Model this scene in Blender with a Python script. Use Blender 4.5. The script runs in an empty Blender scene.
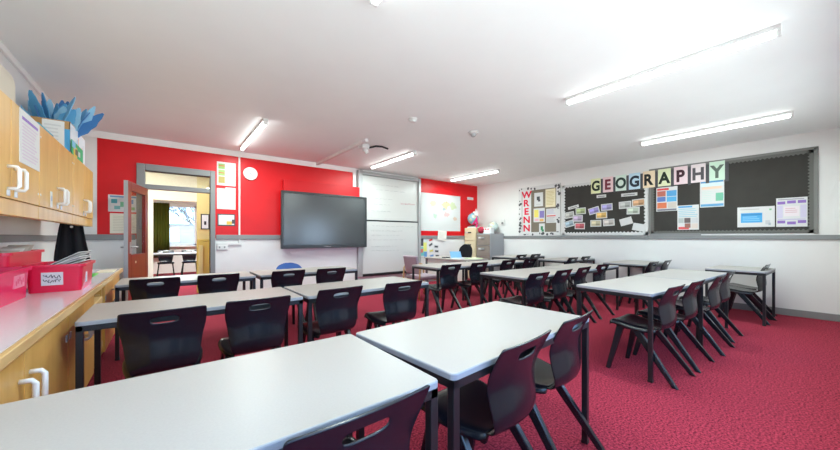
import bpy, bmesh, math, random
from mathutils import Vector, Matrix
random.seed(7)
C = bpy.context.scene.collection
PI = math.pi
D, HC, H, W, L, S = 6.8, 1.23, 2.82, 7.67, -1.06, -0.30   # back wall, eye height, ceiling, right wall, left wall, window wall

SKY, GND, LAMP = 4.6, 8.8, 7.0
POWER_NEAR, POWER_FAR = 26.0, 34.0
# ------------------------------------------------------------------ materials
MATS = {}
def mat(name, col, rough=0.5, spec=0.5, noise=0.0, nscale=8.0, bump=0.0, bscale=60.0, metal=0.0, emit=None, estr=0.0, coat=0.0):
    if name in MATS: return MATS[name]
    m = bpy.data.materials.new(name); m.use_nodes = True
    nt = m.node_tree; b = nt.nodes['Principled BSDF']
    c = (col[0], col[1], col[2], 1)
    b.inputs['Base Color'].default_value = c
    b.inputs['Roughness'].default_value = rough
    b.inputs['Specular IOR Level'].default_value = spec
    b.inputs['Metallic'].default_value = metal
    if coat: b.inputs['Coat Weight'].default_value = coat; b.inputs['Coat Roughness'].default_value = 0.12
    if emit:
        b.inputs['Emission Color'].default_value = (emit[0], emit[1], emit[2], 1); b.inputs['Emission Strength'].default_value = estr
    if noise or bump:
        tc = nt.nodes.new('ShaderNodeTexCoord')
    if noise:
        n = nt.nodes.new('ShaderNodeTexNoise'); n.inputs['Scale'].default_value = nscale; n.inputs['Detail'].default_value = 6
        nt.links.new(tc.outputs['Object'], n.inputs['Vector'])
        r = nt.nodes.new('ShaderNodeValToRGB')
        r.color_ramp.elements[0].position = 0.3; r.color_ramp.elements[1].position = 0.7
        r.color_ramp.elements[0].color = tuple(x*(1-noise) for x in col) + (1,)
        r.color_ramp.elements[1].color = tuple(min(1, x*(1+noise)) for x in col) + (1,)
        nt.links.new(n.outputs['Fac'], r.inputs['Fac']); nt.links.new(r.outputs['Color'], b.inputs['Base Color'])
    if bump:
        n2 = nt.nodes.new('ShaderNodeTexNoise'); n2.inputs['Scale'].default_value = bscale; n2.inputs['Detail'].default_value = 4
        nt.links.new(tc.outputs['Object'], n2.inputs['Vector'])
        bp = nt.nodes.new('ShaderNodeBump'); bp.inputs['Strength'].default_value = bump; bp.inputs['Distance'].default_value = 0.01
        nt.links.new(n2.outputs['Fac'], bp.inputs['Height']); nt.links.new(bp.outputs['Normal'], b.inputs['Normal'])
    MATS[name] = m
    return m
def flat(col, rough=0.6):
    return mat('paint_%02x%02x%02x' % tuple(int(255*x) for x in col), col, rough, 0.3)
def wood_mat(name, a, b2, scale=(1, 1, 1), rough=0.35):
    m = bpy.data.materials.new(name); m.use_nodes = True; nt = m.node_tree; b = nt.nodes['Principled BSDF']
    tc = nt.nodes.new('ShaderNodeTexCoord'); mp = nt.nodes.new('ShaderNodeMapping'); mp.inputs['Scale'].default_value = scale
    n = nt.nodes.new('ShaderNodeTexNoise'); n.inputs['Scale'].default_value = 6; n.inputs['Detail'].default_value = 8
    r = nt.nodes.new('ShaderNodeValToRGB'); r.color_ramp.elements[0].position = .35; r.color_ramp.elements[1].position = .65
    r.color_ramp.elements[0].color = a + (1,); r.color_ramp.elements[1].color = b2 + (1,)
    nt.links.new(tc.outputs['Object'], mp.inputs['Vector']); nt.links.new(mp.outputs['Vector'], n.inputs['Vector'])
    nt.links.new(n.outputs['Fac'], r.inputs['Fac']); nt.links.new(r.outputs['Color'], b.inputs['Base Color'])
    b.inputs['Roughness'].default_value = rough; b.inputs['Specular IOR Level'].default_value = .4
    MATS[name] = m; return m
def glass_mat(name, tint=(1, 1, 1), gloss=0.08):
    m = bpy.data.materials.new(name); m.use_nodes = True; nt = m.node_tree
    for n in list(nt.nodes): nt.nodes.remove(n)
    o = nt.nodes.new('ShaderNodeOutputMaterial'); t = nt.nodes.new('ShaderNodeBsdfTransparent'); g = nt.nodes.new('ShaderNodeBsdfGlossy')
    g.inputs['Roughness'].default_value = 0.02; t.inputs['Color'].default_value = tint + (1,)
    mx = nt.nodes.new('ShaderNodeMixShader'); mx.inputs[0].default_value = gloss
    nt.links.new(t.outputs[0], mx.inputs[1]); nt.links.new(g.outputs[0], mx.inputs[2]); nt.links.new(mx.outputs[0], o.inputs['Surface'])
    MATS[name] = m; return m

def carpet_mat():
    m = bpy.data.materials.new('red_carpet'); m.use_nodes = True; nt = m.node_tree; b = nt.nodes['Principled BSDF']
    tc = nt.nodes.new('ShaderNodeTexCoord')
    n = nt.nodes.new('ShaderNodeTexNoise'); n.inputs['Scale'].default_value = 75; n.inputs['Detail'].default_value = 8; n.inputs['Roughness'].default_value = .75
    n3 = nt.nodes.new('ShaderNodeTexNoise'); n3.inputs['Scale'].default_value = 1.3; n3.inputs['Detail'].default_value = 4
    nt.links.new(tc.outputs['Object'], n.inputs['Vector']); nt.links.new(tc.outputs['Object'], n3.inputs['Vector'])
    r = nt.nodes.new('ShaderNodeValToRGB'); r.color_ramp.elements[0].position = .40; r.color_ramp.elements[1].position = .60
    r.color_ramp.elements[0].color = (.085, .003, .013, 1); r.color_ramp.elements[1].color = (.53, .054, .092, 1)
    r2 = nt.nodes.new('ShaderNodeValToRGB'); r2.color_ramp.elements[0].color = (.85, .85, .88, 1); r2.color_ramp.elements[1].color = (1.1, 1.05, 1.05, 1)
    mx = nt.nodes.new('ShaderNodeMix'); mx.data_type = 'RGBA'; mx.blend_type = 'MULTIPLY'; mx.inputs['Factor'].default_value = 1
    nt.links.new(n.outputs['Fac'], r.inputs['Fac']); nt.links.new(n3.outputs['Fac'], r2.inputs['Fac'])
    nt.links.new(r.outputs['Color'], mx.inputs[6]); nt.links.new(r2.outputs['Color'], mx.inputs[7]); nt.links.new(mx.outputs[2], b.inputs['Base Color'])
    b.inputs['Roughness'].default_value = .95; b.inputs['Specular IOR Level'].default_value = .15
    bp = nt.nodes.new('ShaderNodeBump'); bp.inputs['Strength'].default_value = .5; bp.inputs['Distance'].default_value = .01
    nt.links.new(n.outputs['Fac'], bp.inputs['Height']); nt.links.new(bp.outputs['Normal'], b.inputs['Normal'])
    MATS['carpet'] = m; return m

WHITE = mat('white_wall_paint', (.78, .775, .765), .6, .3, noise=.02, nscale=2)
CEIL = mat('white_ceiling_paint', (.875, .905, .90), .7, .2, noise=.01, nscale=3)
RED = mat('red_wall_paint', (.64, .007, .012), .4, .3, noise=.05, nscale=3)
REDBOARD = mat('red_board_paint', (.60, .007, .012), .4, .3)
GREYTRIM = mat('grey_trim_paint', (.24, .245, .25), .45, .4)
COVE = mat('white_cove', (.88, .88, .87), .5)
CARPET = carpet_mat()
LAM = mat('table_laminate', (.415, .382, .352), .4, .3, noise=.03, nscale=160)
LAMEDGE = mat('table_edge', (.33, .34, .36), .5)
BLKMETAL = mat('black_metal', (.012, .013, .016), .4, .5)
CHAIR = mat('black_chair_plastic', (.008, .010, .015), .22, .5, noise=.12, nscale=30)
CHAIRLEG = mat('black_leg_plastic', (.011, .014, .019), .24, .5)
BLUEPL = mat('blue_chair_plastic', (.025, .10, .36), .35, .5)
BEECH = wood_mat('beech_veneer', (.60, .33, .075), (.69, .41, .115), (2, 2, .25))
BEECHEDGE = wood_mat('beech_lipping', (.58, .36, .14), (.70, .47, .20), (3, .3, 3))
COUNTER = mat('counter_laminate', (.72, .68, .70), .14, .5, noise=.03, nscale=90)
HANDLE = mat('white_handle_plastic', (.80, .80, .80), .3)
PAPER = mat('white_paper', (.68, .68, .68), .7, .2)
TUB = mat('red_tub_plastic', (.72, .01, .055), .3, .5)
TUBPINK = mat('pink_red_tub_plastic', (.75, .02, .10), .25, .5)
SCREEN = mat('dark_screen_glass', (.034, .039, .045), .21, 1.0)
BEZEL = mat('display_bezel', (.03, .033, .037), .35)
WBOARD = mat('whiteboard_enamel', (.60, .60, .585), .25, .5)
ALU = mat('grey_aluminium', (.42, .43, .44), .35, .5, metal=.3)
TUBE = mat('lit_tube_diffuser', (1, 1, 1), .5, .2, emit=(.95, 1, .98), estr=LAMP)
WHITEPL = mat('white_plastic', (.72, .72, .71), .4)
REDDOOR = wood_mat('red_door_wood', (.18, .009, .007), (.23, .016, .010), (3, 3, .3))
YELLOW = mat('yellow_corridor_paint', (.66, .54, .22), .5)
YELLOWD = mat('ochre_corridor_paint', (.60, .43, .09), .5)
CREAM = mat('cream_paint', (.72, .64, .46), .5)
CURTAIN = mat('olive_curtain', (.17, .175, .03), .8, .2)
GLASS = glass_mat('clear_glass', (.98, .99, 1), .06)
FROST = glass_mat('transom_glass', (.93, .95, .92), .12)
FELT = mat('black_backing_paper', (.052, .049, .045), .85, .2, noise=.06, nscale=5)
GREYFR = mat('grey_board_frame', (.19, .19, .18), .5)
GREYSC = mat('grey_scallop_border', (.13, .13, .12), .7)
GREYMET = mat('grey_filing_cabinet', (.36, .37, .39), .35, .5)
BROWNMET = mat('brown_grey_filing_drawer', (.25, .21, .18), .4, .5)
BEIGEMET = mat('beige_filing_cabinet', (.74, .63, .42), .4, .5)
MAUVE = mat('mauve_upholstery', (.38, .30, .34), .85, .2, bump=.2, bscale=120)
BLKFAB = mat('black_fabric', (.014, .014, .017), .85, .2, bump=.2, bscale=90)
CARD = mat('cardboard', (.52, .31, .13), .8, .2)

# ------------------------------------------------------------------ mesh helpers
class MB:
    def __init__(s): s.bm = bmesh.new(); s.mats = []
    def mi(s, m):
        if m not in s.mats: s.mats.append(m)
        return s.mats.index(m)
    def add(s, bm2, m):
        i = s.mi(m); vm = {}
        for v in bm2.verts: vm[v] = s.bm.verts.new(v.co)
        for f in bm2.faces:
            try: nf = s.bm.faces.new([vm[v] for v in f.verts])
            except ValueError: continue
            nf.material_index = i; nf.smooth = f.smooth
        bm2.free()
    def box(s, x0, y0, z0, x1, y1, z1, m, bev=0.0, seg=2, M=None):
        b = bmesh.new(); bmesh.ops.create_cube(b, size=1)
        sx, sy, sz = abs(x1-x0), abs(y1-y0), abs(z1-z0)
        for v in b.verts: v.co = Vector(((x0+x1)/2+v.co.x*sx, (y0+y1)/2+v.co.y*sy, (z0+z1)/2+v.co.z*sz))
        if bev: bmesh.ops.bevel(b, geom=list(b.edges), offset=min(bev, .45*min(sx, sy, sz)), segments=seg, affect='EDGES', profile=.5)
        if M is not None: bmesh.ops.transform(b, matrix=M, verts=b.verts)
        s.add(b, m); return s
    def cyl(s, p0, p1, r0, r1, m, n=20, cap=True):
        p0, p1 = Vector(p0), Vector(p1); d = p1-p0
        b = bmesh.new(); bmesh.ops.create_cone(b, cap_ends=cap, segments=n, radius1=r0, radius2=r1, depth=d.length)
        M = Matrix.Translation((p0+p1)/2) @ d.to_track_quat('Z', 'Y').to_matrix().to_4x4()
        bmesh.ops.transform(b, matrix=M, verts=b.verts)
        for f in b.faces: f.smooth = len(f.verts) == 4
        s.add(b, m); return s
    def sphere(s, c, r, m, sc=(1, 1, 1), n=20):
        b = bmesh.new(); bmesh.ops.create_uvsphere(b, u_segments=n, v_segments=n//2+2, radius=r)
        for v in b.verts: v.co = Vector((c[0]+v.co.x*sc[0], c[1]+v.co.y*sc[1], c[2]+v.co.z*sc[2]))
        for f in b.faces: f.smooth = True
        s.add(b, m); return s
    def tube(s, pts, r, m, n=8):
        pts = [Vector(p) for p in pts]; b = bmesh.new(); rings = []; q = None; pt = None
        for i, p in enumerate(pts):
            t = (pts[min(i+1, len(pts)-1)]-pts[max(i-1, 0)]).normalized()
            q = t.to_track_quat('Z', 'Y') if q is None else pt.rotation_difference(t) @ q
            pt = t
            rings.append([b.verts.new(p+q @ Vector((r*math.cos(2*PI*k/n), r*math.sin(2*PI*k/n), 0))) for k in range(n)])
        for a, c in zip(rings, rings[1:]):
            for k in range(n): b.faces.new((a[k], a[(k+1) % n], c[(k+1) % n], c[k])).smooth = True
        b.faces.new(rings[0][::-1]); b.faces.new(rings[-1]); s.add(b, m); return s
    def beam(s, p0, p1, a0, b0, a1, b1, m, bev=.006):
        """tapered bar, a = size along x, b = size across, flat ends (horizontal)"""
        p0, p1 = Vector(p0), Vector(p1); b = bmesh.new()
        lo = [b.verts.new(p0+Vector((i*a0/2, j*b0/2, 0))) for i, j in ((-1, -1), (1, -1), (1, 1), (-1, 1))]
        hi = [b.verts.new(p1+Vector((i*a1/2, j*b1/2, 0))) for i, j in ((-1, -1), (1, -1), (1, 1), (-1, 1))]
        b.faces.new(lo[::-1]); b.faces.new(hi)
        for k in range(4): b.faces.new((lo[k], lo[(k+1) % 4], hi[(k+1) % 4], hi[k]))
        bmesh.ops.recalc_face_normals(b, faces=b.faces)
        if bev: bmesh.ops.bevel(b, geom=list(b.edges), offset=bev, segments=2, affect='EDGES', profile=.5)
        s.add(b, m); return s
    def prism(s, poly, origin, ua, va, na, depth, m):
        """extrude polygon given in (u,v) along na by depth"""
        ua, va, na, o = Vector(ua), Vector(va), Vector(na), Vector(origin); b = bmesh.new()
        A = [b.verts.new(o+ua*u+va*v) for u, v in poly]; B = [b.verts.new(o+ua*u+va*v+na*depth) for u, v in poly]
        n = len(poly); b.faces.new(A[::-1]); b.faces.new(B)
        for k in range(n): b.faces.new((A[k], A[(k+1) % n], B[(k+1) % n], B[k]))
        bmesh.ops.recalc_face_normals(b, faces=b.faces); s.add(b, m); return s
    def mesh(s, name):
        me = bpy.data.meshes.new(name); s.bm.to_mesh(me); s.bm.free()
        for m in s.mats: me.materials.append(m)
        return me
    def build(s, name, parent=None, label=None):
        me = s.mesh(name)
        if parent is not None and parent.parent is None:
            off = parent.location
            me.transform(Matrix.Translation(-off))
        elif parent is not None:
            off = parent.parent.location + parent.location; me.transform(Matrix.Translation(-off))
        o = bpy.data.objects.new(name, me); C.objects.link(o)
        if parent is not None: o.parent = parent
        if label: o['label'] = label
        return o
def tag(o, label, cat, group=None, kind=None):
    o['label'] = label; o['category'] = cat
    if group: o['group'] = group
    if kind: o['kind'] = kind
    return o
def thing(name, label, cat, loc=(0, 0, 0), group=None, kind=None):
    o = bpy.data.objects.new(name, None); C.objects.link(o); o.location = loc; o.empty_display_size = .1
    return tag(o, label, cat, group, kind)
def top(mb, name, label, cat, loc, group=None, kind=None):
    """a thing that is one mesh; vertices are given in world space, the origin goes to loc"""
    me = mb.mesh(name); me.transform(Matrix.Translation(-Vector(loc)))
    o = bpy.data.objects.new(name, me); C.objects.link(o); o.location = loc
    return tag(o, label, cat, group, kind)
def dup(root, loc, rz, label, group=None):
    r = root.copy(); C.objects.link(r); r.location = loc; r.rotation_euler = (0, 0, rz); r['label'] = label
    if group: r['group'] = group
    for ch in list(root.children):
        c = ch.copy(); C.objects.link(c); c.parent = r
        for g in list(ch.children):
            d = g.copy(); C.objects.link(d); d.parent = c
    return r
def rrect(w, h, r, n=5):
    p = []
    for cx, cy, a in ((w/2-r, h/2-r, 0), (-w/2+r, h/2-r, 90), (-w/2+r, -h/2+r, 180), (w/2-r, -h/2+r, 270)):
        for k in range(n+1):
            t = math.radians(a+90*k/n); p.append((cx+r*math.cos(t), cy+r*math.sin(t)))
    return p
def struct(mb, name, label, cat):
    return top(mb, name, label, cat, (0, 0, 0), kind='structure')

# ------------------------------------------------------------------ room shell
m = MB(); m.box(L-.1, S-.1, -.1, W+.1, D+.12, 0, CARPET); struct(m, 'floor', 'red speckled carpet floor of the classroom', 'floor')
m = MB(); m.box(L-.1, S-.1, H, W+.1, D+.12, H+.1, CEIL); struct(m, 'ceiling', 'flat white painted classroom ceiling', 'ceiling')
m = MB(); m.box(L-.1, S-.1, 0, L, D+.12, H, WHITE); struct(m, 'wall_left', 'white wall behind the wooden cupboards', 'wall')
m = MB(); m.box(W, S-.1, 0, W+.1, D+.12, H, WHITE); struct(m, 'wall_right', 'white wall carrying the geography display boards', 'wall')
DX0, DX1, DZ = -.25, .63, 2.30           # doorway in the back wall
m = MB()
Y1 = D+.12
m.box(L, D, 0, DX0, Y1, 1.2, WHITE); m.box(L, D, 1.2, -.80, Y1, H, WHITE); m.box(-.80, D, 1.2, DX0, Y1, H, RED)
m.box(DX0, D, DZ, DX1, Y1, H, RED)
m.box(DX1, D, 0, W, Y1, 1.2, WHITE); m.box(DX1, D, 1.2, 3.47, Y1, H, RED); m.box(3.47, D, 1.2, 5.34, Y1, H, WHITE); m.box(5.34, D, 1.2, W, Y1, H, RED)
struct(m, 'wall_back', 'back wall painted red above a grey rail and white below', 'wall')
# wall with the windows, behind the camera
m = MB()
WINS = [(-.95, 1.25), (1.45, 3.65), (4.4, 5.7)]
WZ0, WZ1 = .85, 1.95
m.box(L, S-.1, 0, W, S, WZ0, WHITE); m.box(L, S-.1, WZ1, W, S, H, WHITE)
xs = [L]+[x for w in WINS for x in w]+[W]
for i in range(0, len(xs), 2): m.box(xs[i], S-.1, WZ0, xs[i+1], S, WZ1, WHITE)
struct(m, 'wall_front', 'white wall with the classroom windows', 'wall')
for i, (a, b) in enumerate(WINS):
    r = thing('window_%d' % (i+1), 'white framed classroom window number %s along the outside wall' % ('one', 'two', 'three')[i], 'window', ((a+b)/2, S-.05, WZ0), kind='structure')
    f = MB()
    for (p, q) in ((a, a+.06), (b-.06, b), ((a+b)/2-.03, (a+b)/2+.03)): f.box(p, S-.08, WZ0, q, S-.02, WZ1, WHITEPL)
    for (p, q) in ((WZ0, WZ0+.06), (WZ1-.06, WZ1), (1.55, 1.60)): f.box(a, S-.08, p, b, S-.02, q, WHITEPL)
    f.build('window_frame', r)
    g = MB(); g.box(a, S-.052, WZ0, b, S-.048, WZ1, GLASS); g.build('pane', r)
# rails, skirting, cove
def dado(x0, x1): return MB().box(x0, D-.028, 1.185, x1, D, 1.27, GREYTRIM, .006)
struct(dado(L, DX0-.115), 'trim_1', 'grey rail on the back wall left of the door', 'rail')
struct(dado(DX1+.085, 3.47), 'trim_2', 'grey rail on the back wall between door and whiteboard', 'rail')
struct(dado(5.36, W), 'trim_3', 'grey rail on the back wall right of the whiteboard', 'rail')
struct(MB().box(W-.028, S, 1.19, W, D-.028, 1.262, GREYTRIM, .006), 'trim_4', 'grey rail along the right wall under the display boards', 'rail')
struct(MB().box(L, S, 1.185, L+.028, D-.028, 1.25, GREYTRIM, .006), 'trim_5', 'grey rail along the left wall above the worktop', 'rail')
struct(MB().box(W-.018, S, 0, W, D, .105, GREYTRIM, .005), 'baseboard_right', 'grey skirting board along the right wall', 'skirting board')
struct(MB().box(DX1+.085, D-.018, 0, W-.018, D, .105, GREYTRIM, .005), 'baseboard_back', 'grey skirting board along the back wall', 'skirting board')
struct(MB().box(L, D-.02, 2.72, 3.47, D, H, COVE, .006), 'trim_6', 'white strip between red wall and ceiling', 'cornice')
struct(MB().box(L, S, 2.76, L+.02, D-.02, H, COVE, .004), 'trim_7', 'white strip between left wall and ceiling', 'cornice')
struct(MB().box(3.40, D-.02, 1.27, 3.47, D, 2.72, COVE, .004), 'trim_8', 'white upright strip between the red wall and the whiteboard', 'trim')

# door frame + transom
m = MB()
a = .105
m.box(DX0-a, D-.035, 0, DX0, D+.14, DZ+a, GREYTRIM, .008); m.box(DX1, D-.035, 0, DX1+.075, D+.14, DZ+a, GREYTRIM, .008)
m.box(DX0, D-.035, DZ, DX1, D+.14, DZ+a, GREYTRIM, .008)
m.box(DX0, D-.01, 2.01, DX1, D+.12, 2.085, GREYTRIM, .006)
fr = struct(m, 'trim_9', 'grey door frame with a glazed transom in the red wall', 'door frame')
MB().box(DX0, D+.05, 2.085, DX1, D+.056, DZ, FROST).build('transom_pane', fr)
# red door leaf, open into the room
hx, hy = -.235, D-.045; fx, fy = -.415, 5.90
ang = math.atan2(fy-hy, fx-hx); ln = math.hypot(fx-hx, fy-hy)
leaf = thing('door_1', 'open red wooden door with a tall glass panel', 'door', (hx, hy, 0), kind='structure')
leaf.rotation_euler = (0, 0, ang)
def lp(mb, name, parent=None, label=None):
    me = mb.mesh(name); o = bpy.data.objects.new(name, me); C.objects.link(o); o.parent = parent or leaf
    if label: o['label'] = label
    return o
T = .045
m = MB()
m.box(0, -T/2, .01, .13, T/2, 2.0, REDDOOR, .004); m.box(ln-.13, -T/2, .01, ln, T/2, 2.0, REDDOOR, .004)
m.box(.13, -T/2, 1.88, ln-.13, T/2, 2.0, REDDOOR, .004); m.box(.13, -T/2, .01, ln-.13, T/2, .98, REDDOOR, .004)
lp(m, 'leaf_frame')
lp(MB().box(.13, -.004, .98, ln-.13, .004, 1.88, GLASS), 'glass_panel')
lp(MB().box(ln, -T/2, .01, ln+.006, T/2, 2.0, mat('door_edge', (.42, .43, .46), .5), .001), 'leaf_edge', label='grey edge of the red door')
m = MB()
for sgn in (-1, 1):
    m.box(ln-.095, sgn*(T/2), 1.0, ln-.055, sgn*(T/2+.006), 1.16, ALU, .002)
    m.cyl((ln-.075, sgn*T/2, 1.09), (ln-.075, sgn*(T/2+.05), 1.09), .01, .01, ALU, 10)
    m.cyl((ln-.07, sgn*(T/2+.05), 1.09), (ln-.19, sgn*(T/2+.05), 1.09), .009, .009, ALU, 10)
lp(m, 'door_handle', label='chrome lever handle')
lp(MB().cyl((ln-.30, T/2, .87), (ln-.30, T/2+.003, .87), .018, .018, mat('cream_sticker', (.9, .8, .6), .6), 12), 'sticker')

# ------------------------------------------------------------------ corridor and the room beyond the door
CY0, CY1, RY0, RY1, CH = D+.12, 8.6, 8.7, 13.9, 2.62
m = MB(); m.box(-2.2, CY0, -.1, 3.2, RY1, 0, CARPET); struct(m, 'floor_corridor', 'red carpet of the corridor and the room beyond the doorway', 'floor')
m = MB(); m.box(-2.2, CY0, CH, 3.2, RY1, CH+.1, CEIL); struct(m, 'ceiling_corridor', 'white ceiling of the corridor and the room beyond', 'ceiling')
m = MB()
for (x0, x1, z0, z1) in ((-2.2, -.19, 0, CH), (.55, 3.2, 0, CH), (-.19, .55, 2.0, CH)):
    if z0 == 0 and x0 > 0:
        m.box(x0, CY1, 0, x1, RY0, 1.16, YELLOWD); m.box(x0, CY1, 1.16, x1, RY0, CH, YELLOW)
    else: m.box(x0, CY1, z0, x1, RY0, z1, CREAM)
struct(m, 'wall_corridor', 'cream and yellow corridor wall with an opening to the next room', 'wall')
m = MB(); m.box(.58, CY1-.03, .18, .66, CY1, 1.05, YELLOW, .004); m.box(.55, CY1-.012, 1.14, 1.6, CY1, 1.18, YELLOWD, .003)
struct(m, 'trim_10', 'yellow panel moulding on the corridor wall', 'trim')
m = MB()
m.box(-2.3, CY0, 0, -2.2, RY1, CH, CREAM); m.box(3.2, CY0, 0, 3.3, RY1, CH, CREAM)
struct(m, 'wall_corridor_ends', 'cream end walls of corridor and next room', 'wall')
WX0, WX1, VZ0, VZ1 = -.45, 2.4, .93, 2.32
m = MB(); m.box(-2.2, RY1, 0, WX0, RY1+.1, CH, CREAM); m.box(WX1, RY1, 0, 3.2, RY1+.1, CH, CREAM); m.box(WX0, RY1, 0, WX1, RY1+.1, VZ0, WHITE); m.box(WX0, RY1, VZ1, WX1, RY1+.1, CH, WHITE)
struct(m, 'wall_far_room', 'far wall of the room beyond with its window', 'wall')
r = thing('window_4', 'white framed window of the far room seen through the doorway', 'window', (.9, RY1, VZ0), kind='structure')
f = MB()
for p in (WX0, .06, .82, 1.6, WX1-.06): f.box(p, RY1+.02, VZ0, p+.06, RY1+.08, VZ1, WHITEPL)
for p in (VZ0, VZ1-.06): f.box(WX0, RY1+.02, p, WX1, RY1+.08, p+.06, WHITEPL)
f.box(WX0-.05, RY1-.15, VZ0-.04, WX1+.05, RY1+.02, VZ0, WHITEPL, .005)
f.build('window_frame', r); MB().box(WX0, RY1+.048, VZ0, WX1, RY1+.052, VZ1, GLASS).build('pane', r)
m = MB()   # curtain: pleated sheet
b = bmesh.new(); rows = []
for z in (.55, 1.4, 2.36):
    row = []
    for k in range(41):
        u = k/40; row.append(b.verts.new((-.30+.42*u, RY1-.22+.045*math.sin(u*2*PI*6)*(1.15-.3*z/2.4), z)))
    rows.append(row)
for p, q in zip(rows, rows[1:]):
    for k in range(40): b.faces.new((p[k], p[k+1], q[k+1], q[k])).smooth = True
bmesh.ops.solidify(b, geom=b.faces, thickness=.008)
m.add(b, CURTAIN); cur = top(m, 'curtain', 'olive green pleated curtain at the window beyond the doorway', 'curtain', (-.09, RY1-.22, .55))
MB().tube([(-.35, RY1-.19, 2.385), (2.3, RY1-.19, 2.385)], .014, WHITEPL).build('curtain_rail', cur)
MB().box(-.35, RY1-.19, 2.37, -.33, RY1, 2.40, WHITEPL).box(2.28, RY1-.19, 2.37, 2.3, RY1, 2.40, WHITEPL).build('rail_bracket', cur)
# framed notice on the corridor wall
m = MB(); m.box(.62, CY1-.02, 1.40, .78, CY1, 1.74, BLKMETAL, .002)
nf = top(m, 'framed_notice', 'small black framed notice on the yellow corridor wall', 'picture frame', (.70, CY1, 1.40))
MB().box(.64, CY1-.023, 1.42, .76, CY1-.0205, 1.72, PAPER).box(.68, CY1-.025, 1.5, .72, CY1-.0232, 1.58, BLKMETAL).build('notice', nf)
# outside
def brick_mat():
    mm = bpy.data.materials.new('garden_brick'); mm.use_nodes = True; nt = mm.node_tree; b = nt.nodes['Principled BSDF']
    tc = nt.nodes.new('ShaderNodeTexCoord'); mp = nt.nodes.new('ShaderNodeMapping'); mp.inputs['Rotation'].default_value = (PI/2, 0, 0)
    br = nt.nodes.new('ShaderNodeTexBrick'); br.inputs['Scale'].default_value = 4
    br.inputs['Color1'].default_value = (.45, .30, .22, 1); br.inputs['Color2'].default_value = (.33, .22, .17, 1); br.inputs['Mortar'].default_value = (.6, .56, .5, 1)
    nt.links.new(tc.outputs['Object'], mp.inputs['Vector']); nt.links.new(mp.outputs['Vector'], br.inputs['Vector']); nt.links.new(br.outputs['Color'], b.inputs['Base Color'])
    b.inputs['Roughness'].default_value = .9; return mm
m = MB(); m.box(-4, 18, -.1, 7, 18.25, 1.75, brick_mat()).box(-4.05, 17.95, 1.75, 7.05, 18.3, 1.82, GREYTRIM)
top(m, 'garden_wall', 'brown brick wall outside the far window', 'wall', (1.5, 18.1, -.1))
m = MB(); m.box(-6, RY1+.1, -.2, 9, 26, -.1, mat('lawn', (.10, .16, .05), .95, noise=.3, nscale=20)); struct(m, 'ground_outside', 'grass outside the far window', 'ground')
tr = thing('bare_tree', 'bare branched tree rising behind the outdoor brick wall', 'tree', (1.5, 22, -.1))
BARK = mat('bark', (.20, .17, .15), .9)
m = MB(); m.cyl((1.5, 22, -.1), (1.5, 22, 1.6), .12, .09, BARK, 10); m.build('trunk', tr)
m = MB()
def branch(p, d, l, r, n):
    q = p+d*l; m.cyl(p, q, r, r*.6, BARK, 5)
    if n:
        for k in range(3):
            e = (d+Vector((random.uniform(-.8, .8), random.uniform(-.6, .6), random.uniform(-.15, .5)))).normalized(); branch(q, e, l*.7, r*.6, n-1)
for k in range(4): branch(Vector((1.5, 22, 1.5)), Vector((random.uniform(-.9, .9), random.uniform(-.4, .4), .8)).normalized(), .75, .06, 4)
m.build('branches', tr)

# ------------------------------------------------------------------ chair
def baked(mb, name, solid=0.0, sub=0, off=0.0):
    me = mb.mesh(name); o = bpy.data.objects.new(name, me); C.objects.link(o)
    if solid:
        md = o.modifiers.new('s', 'SOLIDIFY'); md.thickness = solid; md.offset = off
    if sub:
        md = o.modifiers.new('u', 'SUBSURF'); md.levels = sub; md.render_levels = sub
    dg = bpy.context.evaluated_depsgraph_get(); dg.update()
    e = bpy.data.meshes.new_from_object(o.evaluated_get(dg)); e.name = name
    for p in e.polygons: p.use_smooth = True
    bpy.data.objects.remove(o); bpy.data.meshes.remove(me)
    return e
def interp(tab, x):
    if x <= tab[0][0]: return tab[0][1]
    for (a, b), (c, d) in zip(tab, tab[1:]):
        if x <= c: return b+(d-b)*(x-a)/(c-a)
    return tab[-1][1]
def grid_mesh(P, skip=lambda i, j: False, m_=None):
    mb = MB(); b = bmesh.new(); V = [[b.verts.new(p) for p in row] for row in P]
    for i in range(len(P)-1):
        for j in range(len(P[0])-1):
            if not skip(i, j): b.faces.new((V[i][j], V[i][j+1], V[i+1][j+1], V[i+1][j]))
    for v in [v for v in b.verts if not v.link_faces]: b.verts.remove(v)
    mb.add(b, m_); return mb
US = [-1, -.93, -.72, -.40, -.34, 0, .34, .40, .72, .93, 1]
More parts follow.
